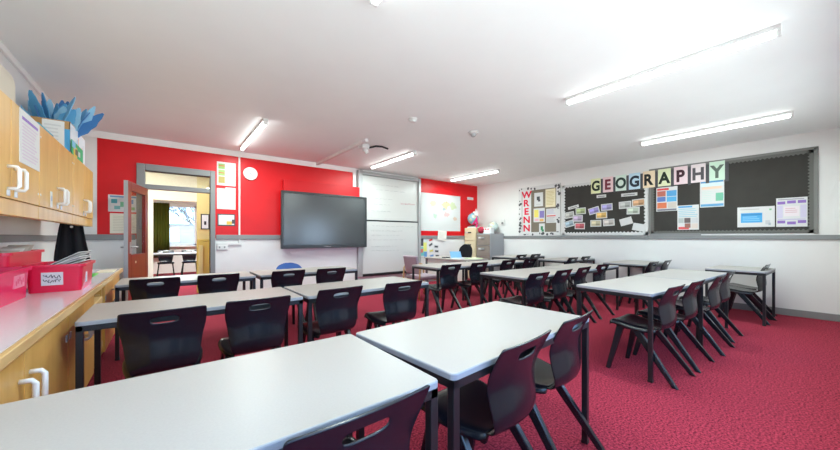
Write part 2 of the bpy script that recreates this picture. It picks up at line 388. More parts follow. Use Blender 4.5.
def chair_meshes(pl, lg, arched=False):
    zs = [.420, .427, .448, .49, .545, .605, .645, .69, .724, .732, .770, .778, .795, .806, .811]
    ytab = [(.420, -.10), (.427, -.145), (.448, -.184), (.49, -.203), (.55, -.202), (.605, -.192), (.645, -.190), (.69, -.197), (.75, -.214), (.811, -.240)]
    wtab = [(.420, .140), (.448, .155), (.49, .170), (.55, .178), (.61, .186), (.645, .192), (.68, .201), (.72, .205), (.78, .205), (.795, .203), (.806, .203), (.811, .194)]
    ctab = [(.420, .012), (.46, .03), (.56, .05), (.66, .042), (.73, .026), (.811, .014)]
    if arched: wtab = wtab[:7]+[(.70, .205), (.735, .198), (.76, .180), (.78, .152), (.795, .115), (.806, .07), (.811, .03)]
    P = [[(u*interp(wtab, z), interp(ytab, z)+interp(ctab, z)*u*u, z) for u in US] for z in zs]
    back = baked(grid_mesh(P, lambda i, j: not arched and zs[i] >= .731 and zs[i+1] <= .771 and 4 <= j <= 5, pl), 'backrest', .009, 2)
    ys = [-.112, -.08, 0, .08, .15, .205, .230, .240, .238]
    dz = [.424, .420, .424, .436, .449, .456, .451, .440, .428]
    sw = [.140, .158, .185, .2, .205, .203, .195, .187, .183]
    us = [-1.02, -1, -.93, -.7, -.35, 0, .35, .7, .93, 1, 1.02]
    P = []
    for y, z, w in zip(ys, dz, sw):
        P.append([(u*w, y, z+(.010*u*u if abs(u) < .95 else 0) - (.0 if abs(u) < .96 else (.012 if abs(u) < 1.01 else .030))) for u in us])
    seat = baked(grid_mesh(P, m_=pl), 'seat', .009, 2)
    legs = []
    for sx in (-1, 1):
        m = MB(); m.beam((sx*.205, .248, 0), (sx*.165, .150, .428), .030, .036, .036, .062, lg); legs.append(m.mesh('leg'))
        m = MB(); m.beam((sx*.215, -.275, 0), (sx*.165, .035, .412), .030, .042, .036, .075, lg); legs.append(m.mesh('leg'))
    m = MB()
    for sx in (-1, 1): m.box(sx*.165-.018, -.01, .392, sx*.165+.018, .19, .424, lg, .008)
    m.box(-.16, .06, .398, .16, .12, .424, lg, .006)
    under = m.mesh('underframe')
    return seat, back, legs, under
def chair_thing(name, label, meshes, group=None):
    r = thing(name, label, 'chair', (0, 0, 0), group); seat, back, legs, under = meshes
    for n, me in [('seat', seat), ('backrest', back), ('underframe', under)]+[('leg', l) for l in legs]:
        o = bpy.data.objects.new(n, me); C.objects.link(o); o.parent = r
    return r
BLKCH = chair_meshes(CHAIR, CHAIRLEG)
GCH = 'black plastic classroom chairs'
CHAIRS = [   # x, y, turn, label
 (0.385, 0.92, 2, 'black plastic chair at the nearest left white table, cut by the bottom edge'),
 (1.16, 0.985, 5, 'black plastic chair at the nearest middle table, the left one of its two'),
 (1.72, 1.045, 5, 'black plastic chair at the nearest middle table, the right one beside the table corner'),
 (3.465, 1.02, -3, 'black plastic chair at the right front table, its whole seat showing'),
 (4.03, 0.985, -3, 'black plastic chair at the right front table, second back from the near end'),
 (4.75, 0.93, -2, 'black plastic chair at the right front tables, third back from the near end'),
 (5.42, 0.94, -3, 'black plastic chair at the right front tables, farthest, beside the wall table'),
 (6.84, 0.76, -4, 'black plastic chair under the nearest wall table, its seat showing'),
 (7.27, 0.78, -2, 'black plastic chair under the nearest wall table, tight against the right wall'),
 (3.46, 2.31, -2, 'black plastic chair in the second right row, nearest the open table end'),
 (4.03, 2.31, 0, 'black plastic chair in the second right row, second from the near end'),
 (4.6, 2.32, 2, 'black plastic chair in the second right row, third from the near end'),
 (5.33, 2.36, -2, 'black plastic chair in the second right row, farthest, beside the wall table'),
 (6.5, 2.03, -3, 'black plastic chair at the second wall table, the left one'),
 (7.15, 2, 0, 'black plastic chair at the second wall table, the one against the right wall'),
 (0, 2.6, 0, 'large black plastic chair back in the second left row, nearest to the worktop'),
 (0.515, 2.63, -1, 'black plastic chair in the second left row, second from the worktop'),
 (1.135, 2.71, 3, 'black plastic chair in the second left row, third from the worktop beside the table gap'),
 (1.77, 2.67, -3, 'black plastic chair in the second left row, rightmost with a lit grey seat'),
 (-0.075, 4.46, 0, 'black plastic chair in the far left row, in front of the red door'),
 (0.48, 4.47, 0, 'black plastic chair in the far left row, in front of the doorway right side'),
 (1.22, 4.41, 1, 'black plastic chair in the far left row, with the blue chair back behind it'),
 (1.77, 4.36, -1, 'black plastic chair in the far left row, rightmost under the big screen'),
 (3.45, 3.78, -2, 'black plastic chair in the third right row, leftmost with a lit blue back'),
 (4.09, 3.78, 0, 'black plastic chair in the third right row, second from the left'),
 (4.93, 3.82, 1, 'black plastic chair in the third right row, third from the left'),
 (5.56, 3.77, -1, 'black plastic chair in the third right row, rightmost before the wall tables'),
 (6.58, 3.45, 0, 'black plastic chair at the third wall table, the left one'),
 (7.2, 3.47, 0, 'black plastic chair at the third wall table, the one against the right wall'),
 (6.66, 4.72, 0, 'black plastic chair at the farthest wall table, the left one'),
 (7.2, 4.68, 0, 'black plastic chair at the farthest wall table, the one against the right wall'),
 (.02, 12.72, 180, 'black chair behind the far room table seen through the doorway, left one'),
 (.62, 12.72, 180, 'black chair behind the far room table seen through the doorway, right one'),
]
first = None
for x, y, a, lab in CHAIRS:
    grp = GCH if y < 8 else 'chairs in the far room'
    if first is None:
        first = chair_thing('classroom_chair', lab, BLKCH, grp); first.location = (x, y, 0); first.rotation_euler = (0, 0, math.radians(a))
    else: dup(first, (x, y, 0), math.radians(a), lab, grp)
bc = chair_thing('classroom_chair', 'blue plastic chair with an arched back below the big screen', chair_meshes(BLUEPL, CHAIRLEG, True))
bc.location = (1.57, 5.20, 0); bc.rotation_euler = (0, 0, PI)

# ------------------------------------------------------------------ tables
TH = .75
def table(x0, y0, x1, y1, rot, label, group='white classroom tables'):
    w, d = x1-x0, y1-y0
    r = thing('classroom_table', label, 'table', ((x0+x1)/2, (y0+y1)/2, 0), group); r.rotation_euler = (0, 0, math.radians(rot))
    def part(mb, n):
        o = bpy.data.objects.new(n, mb.mesh(n)); C.objects.link(o); o.parent = r; return o
    m = MB()
    b = bmesh.new(); prof = [(0, TH-.023), (0, TH-.005), (.0015, TH-.0015), (.005, TH)]
    rings = []
    for ins, z in prof: rings.append([b.verts.new((px, py, z)) for px, py in rrect(w-2*ins, d-2*ins, .022-ins)])
    n = len(rings[0])
    for A, B in zip(rings, rings[1:]):
        for k in range(n): b.faces.new((A[k], A[(k+1) % n], B[(k+1) % n], B[k]))
    b.faces.new(rings[0][::-1]); m.add(b, LAMEDGE)
    b = bmesh.new(); b.faces.new([b.verts.new((px, py, TH)) for px, py in rrect(w-.01, d-.01, .017)]); m.add(b, LAM)
    part(m, 'tabletop')
    m = MB(); e = .005; q = .028
    for yy in (-d/2+e, d/2-e-q): m.box(-w/2+e, yy, TH-.058, w/2-e, yy+q, TH-.024, BLKMETAL, .003)
    for xx in (-w/2+e, w/2-e-q): m.box(xx, -d/2+e, TH-.058, xx+q, d/2-e, TH-.024, BLKMETAL, .003)
    part(m, 'frame')
    for sx in (-1, 1):
        for sy in (-1, 1):
            cx, cy = sx*(w/2-e-.016), sy*(d/2-e-.016)
            lm = MB().box(cx-.016, cy-.016, .012, cx+.016, cy+.016, TH-.024, BLKMETAL, .003)
            o = part(lm, 'leg')
            ft = MB().box(cx-.018, cy-.018, 0, cx+.018, cy+.018, .02, BLKMETAL, .003)
            fo = bpy.data.objects.new('foot', ft.mesh('foot')); C.objects.link(fo); fo.parent = o
    return r
table(-.41, .805, .725, 1.475, 0, 'large white table filling the bottom left foreground')
table(.765, .84, 1.975, 1.51, 3.5, 'white table in the foreground middle, right of the nearest left table')
table(3.225, .865, 4.60, 1.53, -3.5, 'white table in the right front row, nearer of the two pushed together')
table(4.62, .84, 5.97, 1.48, -2.0, 'white table in the right front row, farther of the two pushed together')
table(6.49, .50, 7.38, 1.15, -2, 'white table against the right wall nearest the camera')
table(3.31, 2.17, 4.62, 2.88, -2.5, 'white table in the second right row, its open left end showing')
table(4.65, 2.17, 6.0, 2.86, 0, 'white table in the second right row, right half beside the wall table')
table(6.5, 1.93, 7.64, 2.62, -2, 'white table against the right wall, second from the camera, below the middle of the boards')
table(-.40, 2.61, .875, 3.27, 0, 'white table in the second left row touching the worktop')
table(.90, 2.61, 2.20, 3.27, 1, 'white table in the second left row, right of the gap')
table(-.395, 4.38, .885, 5.06, 0, 'white table in the far left row, next to the red door')
table(.93, 4.38, 2.28, 5.05, 0, 'white table in the far left row, below the big screen')
table(3.32, 3.70, 4.53, 4.42, -3, 'white table in the third right row, left half near the mauve chair')
table(4.55, 3.70, 5.76, 4.36, 0, 'white table in the third right row, right half')
table(6.38, 3.27, 7.64, 3.90, -2, 'white table against the right wall, third from the camera')
table(6.42, 4.50, 7.64, 5.20, -2, 'white table against the right wall, farthest, before the grey filing cabinet')
table(-.5, 11.85, 1.3, 12.55, 0, 'white topped table in the room beyond the doorway', None)

# ------------------------------------------------------------------ teacher corner
tx0, tx1, ty0, ty1 = 4.88, 5.58, 4.62, 6.02
td = thing('teacher_desk', 'pale grey teacher desk with a side panel in the far corner', 'desk', ((tx0+tx1)/2, (ty0+ty1)/2, 0))
MB().box(tx0, ty0, TH-.028, tx1, ty1, TH, LAM, .006).build('desktop', td)
MB().box(tx0+.06, ty0+.06, .28, tx0+.08, ty1-.06, TH-.03, mat('pale_panel', (.72, .70, .66), .5), .002).build('modesty_panel', td)
for xx in (tx0+.03, tx1-.08):
    for yy in (ty0+.03, ty1-.08): MB().box(xx, yy, 0, xx+.05, yy+.05, TH-.029, mat('dark_grey_metal', (.10, .10, .11), .4), .004).build('leg', td)
# things on it
r = thing('open_folder', 'blue and white open folder propped on the teacher desk', 'folder', (5.08, 5.15, TH))
Mx = Matrix.Translation((5.12, 5.12, TH)) @ Matrix.Rotation(math.radians(-25), 4, 'Z')
MB().box(-.13, -.1, 0, .13, .1, .012, flat((.75, .80, .84)), .002, M=Mx).build('base', r)
MB().box(-.13, .0, 0, .13, .008, .17, flat((.20, .42, .66)), .002, M=Mx @ Matrix.Translation((0, .06, .012)) @ Matrix.Rotation(math.radians(-35), 4, 'X')).build('cover', r)
top(MB().box(5.20, 4.70, TH, 5.50, 5.00, TH+.008, flat((.55, .72, .40))).box(5.27, 4.76, TH+.008, 5.55, 4.98, TH+.012, flat((.72, .80, .58))), 'green_paper', 'pale green papers lying on the near end of the teacher desk', 'paper', (5.35, 4.85, TH))
top(MB().box(5.0, 5.40, TH, 5.16, 5.50, TH+.02, BLKMETAL, .004), 'stapler', 'small black stapler left of the blue folder on the teacher desk', 'stapler', (5.08, 5.45, TH))
# office chair facing the desk (towards -x)
oc = thing('office_chair', 'black fabric office chair behind the teacher desk', 'office chair', (5.47, 5.40, 0)); ox, oy = 5.47, 5.40
m = MB()
P = []
for i in range(9):
    v = i/8; z = .60+.46*v; w = .215*math.sqrt(max(.05, 1-(abs(2*v-1))**3.2))
    P.append([(ox+.20+.07*v-.05*(u*u), oy+u*w, z) for u in (-1, -.7, -.35, 0, .35, .7, 1)])
e = baked(grid_mesh(P, m_=BLKFAB), 'backrest', .06, 2); e.transform(Matrix.Translation((-ox, -oy, 0)))
o = bpy.data.objects.new('backrest', e); C.objects.link(o); o.parent = oc
MB().box(ox-.24, oy-.23, .45, ox+.2, oy+.23, .53, BLKFAB, .035, 4).build('seat', oc)
MB().beam((ox+.12, oy, .44), (ox+.26, oy, .72), .03, .07, .02, .07, BLKMETAL).build('back_bracket', oc)
MB().cyl((ox, oy, .10), (ox, oy, .46), .03, .025, BLKMETAL, 14).build('gas_column', oc)
m = MB()
for k in range(5):
    t = 2*PI*k/5; m.cyl((ox, oy, .11), (ox+.28*math.cos(t), oy+.28*math.sin(t), .075), .025, .016, BLKMETAL, 8)
m.build('star_base', oc)
for k in range(5):
    t = 2*PI*k/5; p = (ox+.28*math.cos(t), oy+.28*math.sin(t), .03)
    MB().cyl((p[0]-.02, p[1], p[2]), (p[0]+.02, p[1], p[2]), .03, .03, BLKMETAL, 12).cyl((p[0], p[1], p[2]), (p[0], p[1], .08), .008, .008, BLKMETAL, 6).build('castor', oc)
# mauve visitor chair with wooden arms, facing the room's right side
cx, cy = 4.14, 5.15
mc = thing('visitor_chair', 'mauve upholstered visitor chair with wooden arms left of the teacher desk', 'armchair', (cx, cy, 0))
BW = wood_mat('chair_beech', (.50, .30, .13), (.60, .38, .18), (2, 2, 2))
P = [[(cx-.25-.09*v+.03*u*u, cy+u*(.235-.02*v), .50+.36*v) for u in (-1, -.85, -.4, 0, .4, .85, 1)] for v in (0, .1, .5, .9, 1)]
e = baked(grid_mesh(P, m_=MAUVE), 'backrest', .06, 2); e.transform(Matrix.Translation((-cx, -cy, 0)))
o = bpy.data.objects.new('backrest', e); C.objects.link(o); o.parent = mc
MB().box(cx-.25, cy-.24, .38, cx+.25, cy+.24, .46, MAUVE, .03, 4).build('seat', mc)
for sy in (-1, 1):
    y = cy+sy*.265
    MB().tube([(cx-.29, y, .0), (cx-.285, y, .35), (cx-.27, y, .60), (cx-.24, y, .645), (cx+.17, y, .655), (cx+.23, y, .63), (cx+.25, y, .56), (cx+.26, y, 0)], .017, BW, 10).build('arm_frame', mc, 'bent beech wood arm and legs')
MB().box(cx-.27, cy-.265, .345, cx-.235, cy+.265, .385, BW, .004).box(cx+.22, cy-.265, .345, cx+.25, cy+.265, .385, BW, .004).build('seat_rail', mc)
# filing cabinets, drawers facing -x
def filing(name, label, x0, x1, y0, y1, h, body, front, n):
    r = thing(name, label, 'filing cabinet', ((x0+x1)/2, (y0+y1)/2, 0))
    MB().box(x0+.02, y0, 0, x1, y1, h, body, .006).build('body', r)
    dh = (h-.06)/n
    for k in range(n):
        z0 = .04+k*dh
        d = MB().box(x0, y0+.015, z0+.006, x0+.019, y1-.015, z0+dh-.006, front, .004).build('drawer', r)
        ym = (y0+y1)/2
        MB().box(x0-.02, ym-.06, z0+dh*.62, x0+.001, ym+.06, z0+dh*.62+.035, BLKMETAL if front is BEIGEMET else ALU, .004).build('handle', d)
        MB().box(x0-.005, ym+.08, z0+dh*.62, x0+.001, ym+.16, z0+dh*.62+.045, PAPER, .001).build('label_holder', d)
    return r
filing('filing_cabinet', 'grey metal filing cabinet with brownish drawers against the right wall', 7.03, 7.65, 5.77, 6.27, 1.33, GREYMET, BROWNMET, 4)
filing('filing_cabinet', 'tall beige filing cabinet in the far right corner', 7.05, 7.64, 6.32, 6.76, 1.50, BEIGEMET, BEIGEMET, 4)
def globe_mat(name, sea, land):
    mm = bpy.data.materials.new(name); mm.use_nodes = True; nt = mm.node_tree; b = nt.nodes['Principled BSDF']
    tc = nt.nodes.new('ShaderNodeTexCoord'); n = nt.nodes.new('ShaderNodeTexNoise'); n.inputs['Scale'].default_value = 7
    r = nt.nodes.new('ShaderNodeValToRGB'); r.color_ramp.interpolation = 'CONSTANT'
    r.color_ramp.elements[0].color = sea+(1,); r.color_ramp.elements[1].position = .54; r.color_ramp.elements[1].color = land+(1,)
    e = r.color_ramp.elements.new(.62); e.color = (.62, .55, .34, 1)
    nt.links.new(tc.outputs['Object'], n.inputs['Vector']); nt.links.new(n.outputs['Fac'], r.inputs['Fac']); nt.links.new(r.outputs['Color'], b.inputs['Base Color'])
    b.inputs['Roughness'].default_value = .3; return mm
top(MB().box(7.12, 6.42, 1.50, 7.40, 6.70, 1.535, flat((.80, .80, .80)), .003).box(7.14, 6.44, 1.535, 7.38, 6.68, 1.56, flat((.18, .19, .22)), .003), 'book_stack', 'two flat books under the globe on the beige filing cabinet', 'books', (7.26, 6.56, 1.50))
def globe(label, c, r, base, mt):
    g = thing('globe', label, 'globe', (c[0], c[1], base))
    MB().cyl((c[0], c[1], base), (c[0], c[1], base+.015), r*.6, r*.55, BLKMETAL, 20).cyl((c[0], c[1], base+.015), (c[0], c[1], base+.05), .02, .012, BLKMETAL, 10).build('foot', g)
    MB().tube([(c[0], c[1]+(r+.012)*math.sin(t), c[2]-(r+.012)*math.cos(t)) for t in [PI*k/12 for k in range(0, 13)]], .006, ALU, 6).build('meridian_arm', g)
    MB().sphere(c, r, mt, n=28).build('ball', g)
globe('blue globe standing on books on the beige filing cabinet', (7.22, 6.56, 1.78), .165, 1.56, globe_mat('globe_blue', (.25, .45, .55), (.55, .60, .40)))
globe('pale grey-green globe on the grey filing cabinet', (7.48, 6.02, 1.53), .145, 1.33, globe_mat('globe_pale', (.50, .58, .56), (.62, .66, .58)))
star = [(.13*(1 if k % 2 == 0 else .45)*math.cos(PI/2+k*PI/5), .13*(1 if k % 2 == 0 else .45)*math.sin(PI/2+k*PI/5)) for k in range(10)]
top(MB().prism(star, (7.12, 6.36, 1.93), (0, 1, 0), (0, 0, 1), (1, 0, 0), .01, PAPER).box(7.123, 6.352, 1.50, 7.129, 6.368, 1.90, PAPER), 'paper_star', 'white paper star on a stick between the blue globe and the red ball', 'paper star', (7.12, 6.36, 1.50))
top(MB().prism([(0, 0), (.16, .18), (.19, .24), (.23, .0), (.17, .0), (.16, .08), (.08, 0)], (7.10, 6.50, 1.60), (0, -1, 0), (0, 0, 1), (1, 0, 0), .012, flat((.62, .02, .16))).box(7.104, 6.29, 1.50, 7.11, 6.35, 1.61, flat((.62, .02, .16))), 'pennant', 'magenta card pennant right of the blue globe', 'pennant', (7.1, 6.4, 1.50))
m = MB(); m.sphere((7.14, 6.17, 1.43), .10, flat((.42, .03, .06)), (1, 1, 1), 18); top(m, 'red_ball', 'dark red ball at the back of the grey filing cabinet', 'ball', (7.14, 6.17, 1.33))
bx = top(MB().box(7.14, 5.84, 1.33, 7.30, 6.10, 1.50, flat((.78, .80, .80)), .004), 'paper_box', 'white box with red marks on the grey filing cabinet', 'box', (7.22, 5.97, 1.33))
MB().box(7.136, 5.90, 1.43, 7.139, 5.95, 1.47, flat((.7, .08, .08))).box(7.136, 5.98, 1.43, 7.139, 6.04, 1.47, flat((.7, .08, .08))).build('printed_mark', bx)
top(MB().box(7.09, 5.80, 1.33, 7.12, 6.04, 1.43, flat((.75, .80, .82)), .002), 'leaflet_tray', 'pale leaflet rack along the front edge of the grey filing cabinet', 'rack', (7.10, 5.92, 1.33))
top(MB().box(W-.05, 5.74, 1.57, W, 5.86, 1.74, WHITEPL, .008).box(W-.055, 5.77, 1.60, W-.05, 5.83, 1.66, GREYTRIM), 'wall_alarm', 'small white alarm box on the right wall above the grey filing cabinet', 'alarm', (W, 5.80, 1.57))

# ------------------------------------------------------------------ boards and paper on the walls
BACK = ((1, 0, 0), (0, 0, 1), (0, -1, 0))        # u, v, outward normal
RIGHT = ((0, -1, 0), (0, 0, 1), (-1, 0, 0))
def sheet(name, label, cat, plane, org, w, h, items=(), base=PAPER, rot=0.0, group=None, th=.003):
    """flat sheet on a wall. org = its lower left corner; items = (u0, v0, u1, v1, colour) printed areas in 0..1"""
    u, v, n = (Vector(a) for a in plane); o = Vector(org)
    c = o+u*w/2+v*h/2; R = Matrix.Rotation(math.radians(rot), 3, n); u = R @ u; v = R @ v; o = c-u*w/2-v*h/2
    m = MB(); m.prism([(0, 0), (w, 0), (w, h), (0, h)], o, u, v, n, th, base)
    for k, it in enumerate(items):
        a, b, c2, d, col = it[:5]
        m.prism([(a*w, b*h), (c2*w, b*h), (c2*w, d*h), (a*w, d*h)], o+n*(th+.0001), u, v, n, .0005+.0002*(k % 5), flat(col))
    return top(m, name, label, cat, o+u*w/2, group)
def lines(u0, u1, v0, v1, n, col=(.45, .45, .47), jit=.25, f=.42):
    out = []
    for k in range(n):
        v = v1-(v1-v0)*(k+.5)/n; hh = (v1-v0)/n*f/2
        out.append((u0, v-hh, u1-(u1-u0)*random.random()*jit, v+hh, col))
    return out
GR, GN, BL, YL, PK, RD, DK, PU, OR = (.5, .5, .5), (.22, .50, .12), (.10, .35, .65), (.82, .70, .15), (.80, .45, .50), (.70, .06, .06), (.08, .08, .09), (.28, .16, .50), (.80, .42, .12)
def W1(y, z, off=0): return (W-off, y, z)
def B1(x, z, off=0): return (x, D-off, z)

def text_mesh(ch, size, ext, mt, name='letter', bold=.0):
    cu = bpy.data.curves.new(name, 'FONT'); cu.body = ch; cu.size = size; cu.extrude = ext; cu.align_x = 'CENTER'; cu.offset = bold
    o = bpy.data.objects.new(name, cu); C.objects.link(o)
    dg = bpy.context.evaluated_depsgraph_get(); dg.update()
    me = bpy.data.meshes.new_from_object(o.evaluated_get(dg)); me.name = name
    bpy.data.objects.remove(o); bpy.data.curves.remove(cu)
    me.materials.clear(); me.materials.append(mt)
    return me
def put_text(parent, ch, size, plane, center, mt, bold=.0, xs=1.0, name='letter'):
    me = text_mesh(ch, size, .0012, mt, name, bold)
    xsv = [v.co.x for v in me.vertices]; ysv = [v.co.y for v in me.vertices]
    mx, my = (min(xsv)+max(xsv))/2, (min(ysv)+max(ysv))/2
    u, v, n = (Vector(a) for a in plane); c = Vector(center)
    for vt in me.vertices:
        p = vt.co.copy(); vt.co = c+u*((p.x-mx)*xs)+v*(p.y-my)+n*(p.z+.0012)-parent.location
    o = bpy.data.objects.new(name, me); C.objects.link(o); o.parent = parent; return o

# --- display boards on the right wall
def scallop(m, y0, y1, z0, z1, off, mt, w=.075, step=.07):
    """wavy border strips around a board (y0 > y1)"""
    def strip(o, ua, va, ln):
        n = max(2, int(ln/step)); poly = [(0, 0), (ln, 0)]
        for k in range(n, -1, -1):
            t = ln*k/n; poly.append((t, w))
            if k: poly += [(t-ln/n*.5, w*.62)]
        m.prism(poly, o, ua, va, (-1, 0, 0), .006, mt)
    strip(W1(y0, z0, off), (0, -1, 0), (0, 0, 1), y0-y1); strip(W1(y0, z1, off), (0, -1, 0), (0, 0, -1), y0-y1)
    strip(W1(y0, z0, off), (0, 0, 1), (0, -1, 0), z1-z0); strip(W1(y1, z0, off), (0, 0, 1), (0, 1, 0), z1-z0)
bd = thing('display_board', 'black display board with white wavy border and many small photo cards', 'display board', (W, 3.13, 1.275))
MB().box(W-.012, 2.24, 1.275, W-.001, 4.03, 2.49, FELT).build('backing', bd)
m = MB(); scallop(m, 4.03, 2.24, 1.275, 2.49, .012, PAPER); m.build('border', bd, 'white wavy paper border')
bd2 = thing('display_board', 'large black display board in a grey frame with five posters', 'display board', (W, 1.14, 1.29))
MB().box(W-.012, .12, 1.29, W-.001, 2.19, 2.56, FELT).build('backing', bd2)
m = MB()
for (a, b, c, d) in ((2.19, 2.225, 1.28, 2.57), (.075, .12, 1.28, 2.57), (.075, 2.225, 2.55, 2.59)): m.box(W-.022, a, c, W, b, d, GREYFR, .004)
m.box(W-.03, 1.42, 1.262, W, 2.225, 1.30, GREYTRIM, .003)
m.build('frame', bd2)
m = MB(); scallop(m, 2.19, .12, 1.295, 2.55, .012, GREYSC, .06, .05); m.build('border', bd2, 'grey wavy paper border')
bd3 = thing('display_board', 'brown display board with a black spotted white border beside the red letters', 'display board', (W, 4.68, 1.27))
MB().box(W-.012, 4.08, 1.27, W, 5.28, 2.57, mat('brown_board_felt', (.20, .17, .13), .9)).build('backing', bd3)
m = MB()
for (a, b, c, d) in ((5.18, 5.28, 1.27, 2.57), (4.08, 4.19, 1.27, 2.57), (4.19, 5.18, 2.47, 2.57), (4.19, 5.18, 1.27, 1.36)):
    m.box(W-.016, a, c, W-.0121, b, d, PAPER)
random.seed(3)
for k in range(46):
    if k < 26: y = random.choice((5.23, 4.135))+random.uniform(-.03, .03); z = random.uniform(1.30, 2.54)
    else: y = random.uniform(4.12, 5.24); z = random.choice((2.52, 1.315))+random.uniform(-.02, .02)
    a = random.uniform(.018, .045)
    poly = [(a*random.uniform(.6, 1.2)*math.cos(t*PI/4), a*random.uniform(.6, 1.2)*math.sin(t*PI/4)) for t in range(8)]
    m.prism(poly, W1(y, z, .0161), (0, -1, 0), (0, 0, 1), (-1, 0, 0), .001+.0001*(k % 9), flat(DK))
m.build('border', bd3, 'white border with black dalmatian spots')
wl = sheet('letter_strip', 'white strip with tall red letters WRENN running down', 'sign', RIGHT, W1(5.16, 1.31, .0165), .27, 1.17, th=.004)
for k, ch in enumerate('WRENN'): put_text(wl, ch, .245, RIGHT, W1(5.025, 2.37-.225*k, .0208), flat((.72, .01, .05)), .008, 1.15)
so = .0125
GB3 = 'sheets on the spotted board'
sheet('pinned_sheet', 'white sheet with a small black animal on the spotted board, upper left', 'paper', RIGHT, W1(4.80, 2.03, so), .25, .36, [(.3, .45, .65, .72, DK), (.45, .35, .7, .5, DK), (.25, .12, .75, .16, GR)], group=GB3)
sheet('pinned_sheet', 'cream text sheet on the spotted board, upper right', 'paper', RIGHT, W1(4.48, 1.99, so), .27, .46, lines(.1, .9, .1, .9, 10, (.6, .5, .25)), flat((.80, .72, .50)), group=GB3)
sheet('pinned_sheet', 'sheet with yellow and purple pictures on the spotted board, middle left', 'paper', RIGHT, W1(4.82, 1.62, so), .32, .36, [(.06, .35, .45, .9, YL), (.55, .3, .95, .8, (.25, .2, .5)), (.1, .08, .45, .25, PK), (.55, .05, .9, .22, OR)], group=GB3)
sheet('pinned_sheet', 'white sheet with a red line on the spotted board, middle right', 'paper', RIGHT, W1(4.46, 1.59, so), .27, .36, lines(.1, .9, .62, .95, 4, (.45, .45, .6))+[(.06, .45, .94, .52, RD)]+lines(.1, .9, .05, .4, 4), group=GB3)
sheet('pinned_sheet', 'white sheet with a green leaf shape on the spotted board, bottom left', 'paper', RIGHT, W1(4.66, 1.30, so), .16, .28, [(.3, .4, .7, .75, (.05, .25, .12)), (.45, .25, .85, .45, (.05, .25, .12))], group=GB3)
sheet('pinned_sheet', 'pale circular tag at the bottom right of the spotted board', 'paper', RIGHT, W1(4.22, 1.28, .0185), .12, .07, (), group=GB3)
# --- GEOGRAPHY letters
LC = [((.80, .82, .50), (.02, .03, .02)), ((.84, .62, .64), (.20, .03, .05)), ((.68, .80, .72), (.02, .05, .04)), ((.55, .72, .84), (.02, .03, .05)), ((.86, .70, .50), (.02, .02, .02)),
      ((.78, .82, .55), (.02, .03, .02)), ((.84, .66, .70), (.06, .02, .03)), ((.82, .72, .74), (.10, .09, .10)), ((.62, .80, .66), (.12, .16, .13))]
words = ['yellow-green', 'pink', 'pale green', 'pale blue', 'peach', 'lime', 'rose', 'greyish pink', 'mint']
yl = 3.345; pitch = (3.345-1.05)/9
for k, ch in enumerate('GEOGRAPHY'):
    y = yl-k*pitch; bc_, tc_ = LC[k]
    s = sheet('letter_card', '%s card with the letter %s above the black boards%s' % (words[k], ch, ', third card from the left' if ch == 'O' else ''), 'letter card', RIGHT, W1(y, 2.215+.002*k, .02), pitch-.05, .335, (), flat(bc_), group='letter cards spelling GEOGRAPHY', th=.012)
    MB().box(W-.022, y-pitch+.002, 2.20, W-.014, y-pitch+.049, 2.53, flat(DK)).build('dark_strip', s, 'dark strip beside the card')  # dark strip filling the gap to the next card
    put_text(s, ch, .30, RIGHT, W1(y-(pitch-.05)/2, 2.215+.17, .0325), flat(tc_), .012, .82)
# --- photo cards on board 1, positions read off the wall
S_ = [(569, 206.5, 8), (581, 203, 2), (578, 211, -2), (569, 217.5, 14), (580, 221, -2), (595, 203, 14), (608, 201, 2), (603, 209, 1), (597, 218, 0), (610, 218, 3), (626, 200, 2), (639, 199, 3), (634, 207, -1), (627, 218, 15), (640, 225, -12)]
YZ = [(3.86, 1.76), (3.59, 1.84), (3.66, 1.67), (3.86, 1.55), (3.61, 1.49), (3.29, 1.83), (3.02, 1.89), (3.13, 1.72), (3.25, 1.54), (2.98, 1.55), (2.66, 1.91), (2.41, 1.94), (2.51, 1.78), (2.64, 1.56), (2.40, 1.43)]
wd = ['topmost on the far left cluster', 'right of the topmost in the far left cluster', 'middle of the far left cluster', 'tilted, low in the far left group', 'dark red, foot of the far left group',
      'tilted, violet text, under letters E and O', 'violet picture under the letter O', 'orange picture in the middle cluster', 'lower left of the middle cluster', 'lower right of the middle cluster',
      'grey picture under the second letter G', 'brown picture under the letter R', 'below the grey and brown pictures', 'blank and tilted, near the bottom right', 'blank, lowest at the bottom right corner']
cc = [((.45, .45, .42),), ((.40, .48, .25),), ((.50, .40, .55),), ((.35, .45, .52),), ((.50, .12, .14),), ((.35, .30, .62),), ((.38, .34, .60),), ((.70, .45, .15),), ((.55, .50, .35),), ((.55, .50, .48),), ((.42, .43, .42),), ((.55, .32, .18),), ((.48, .54, .46),), ((.72, .72, .72),), ((.74, .74, .74),)]
for k, ((y, z), (_, _, rt)) in enumerate(zip(YZ, S_)):
    c0 = cc[k][0]
    sheet('photo_card', 'small photo card on the black board, %s' % wd[k], 'photo card', RIGHT, W1(y+.115, z-.075, .0125+.0004*(k % 3)), .235, .15, [(.07, .12, .93, .88, c0), (.12, .45, .5, .8, tuple(min(1, c*1.5) for c in c0)), (.5, .18, .85, .45, tuple(c*.6 for c in c0))] if k < 13 else [(.15, .3, .85, .7, (.68, .68, .69))], rot=rt, group='photo cards on the black board')
for (y, z, rt, ww, wh) in ((3.76, 1.95, 12, .26, 'tilted white caption strip above the far left photo cards'), (3.13, 2.15, 0, .20, 'white caption strip just under the letters E and O'), (2.58, 2.13, 0, .30, 'white caption strip just under the second letter G')):
    sheet('caption_strip', wh, 'paper', RIGHT, W1(y+ww/2, z-.04, .0125), ww, .065, [(.15, .3, .85, .6, (.25, .25, .25))], rot=rt, group='caption strips on the black board')
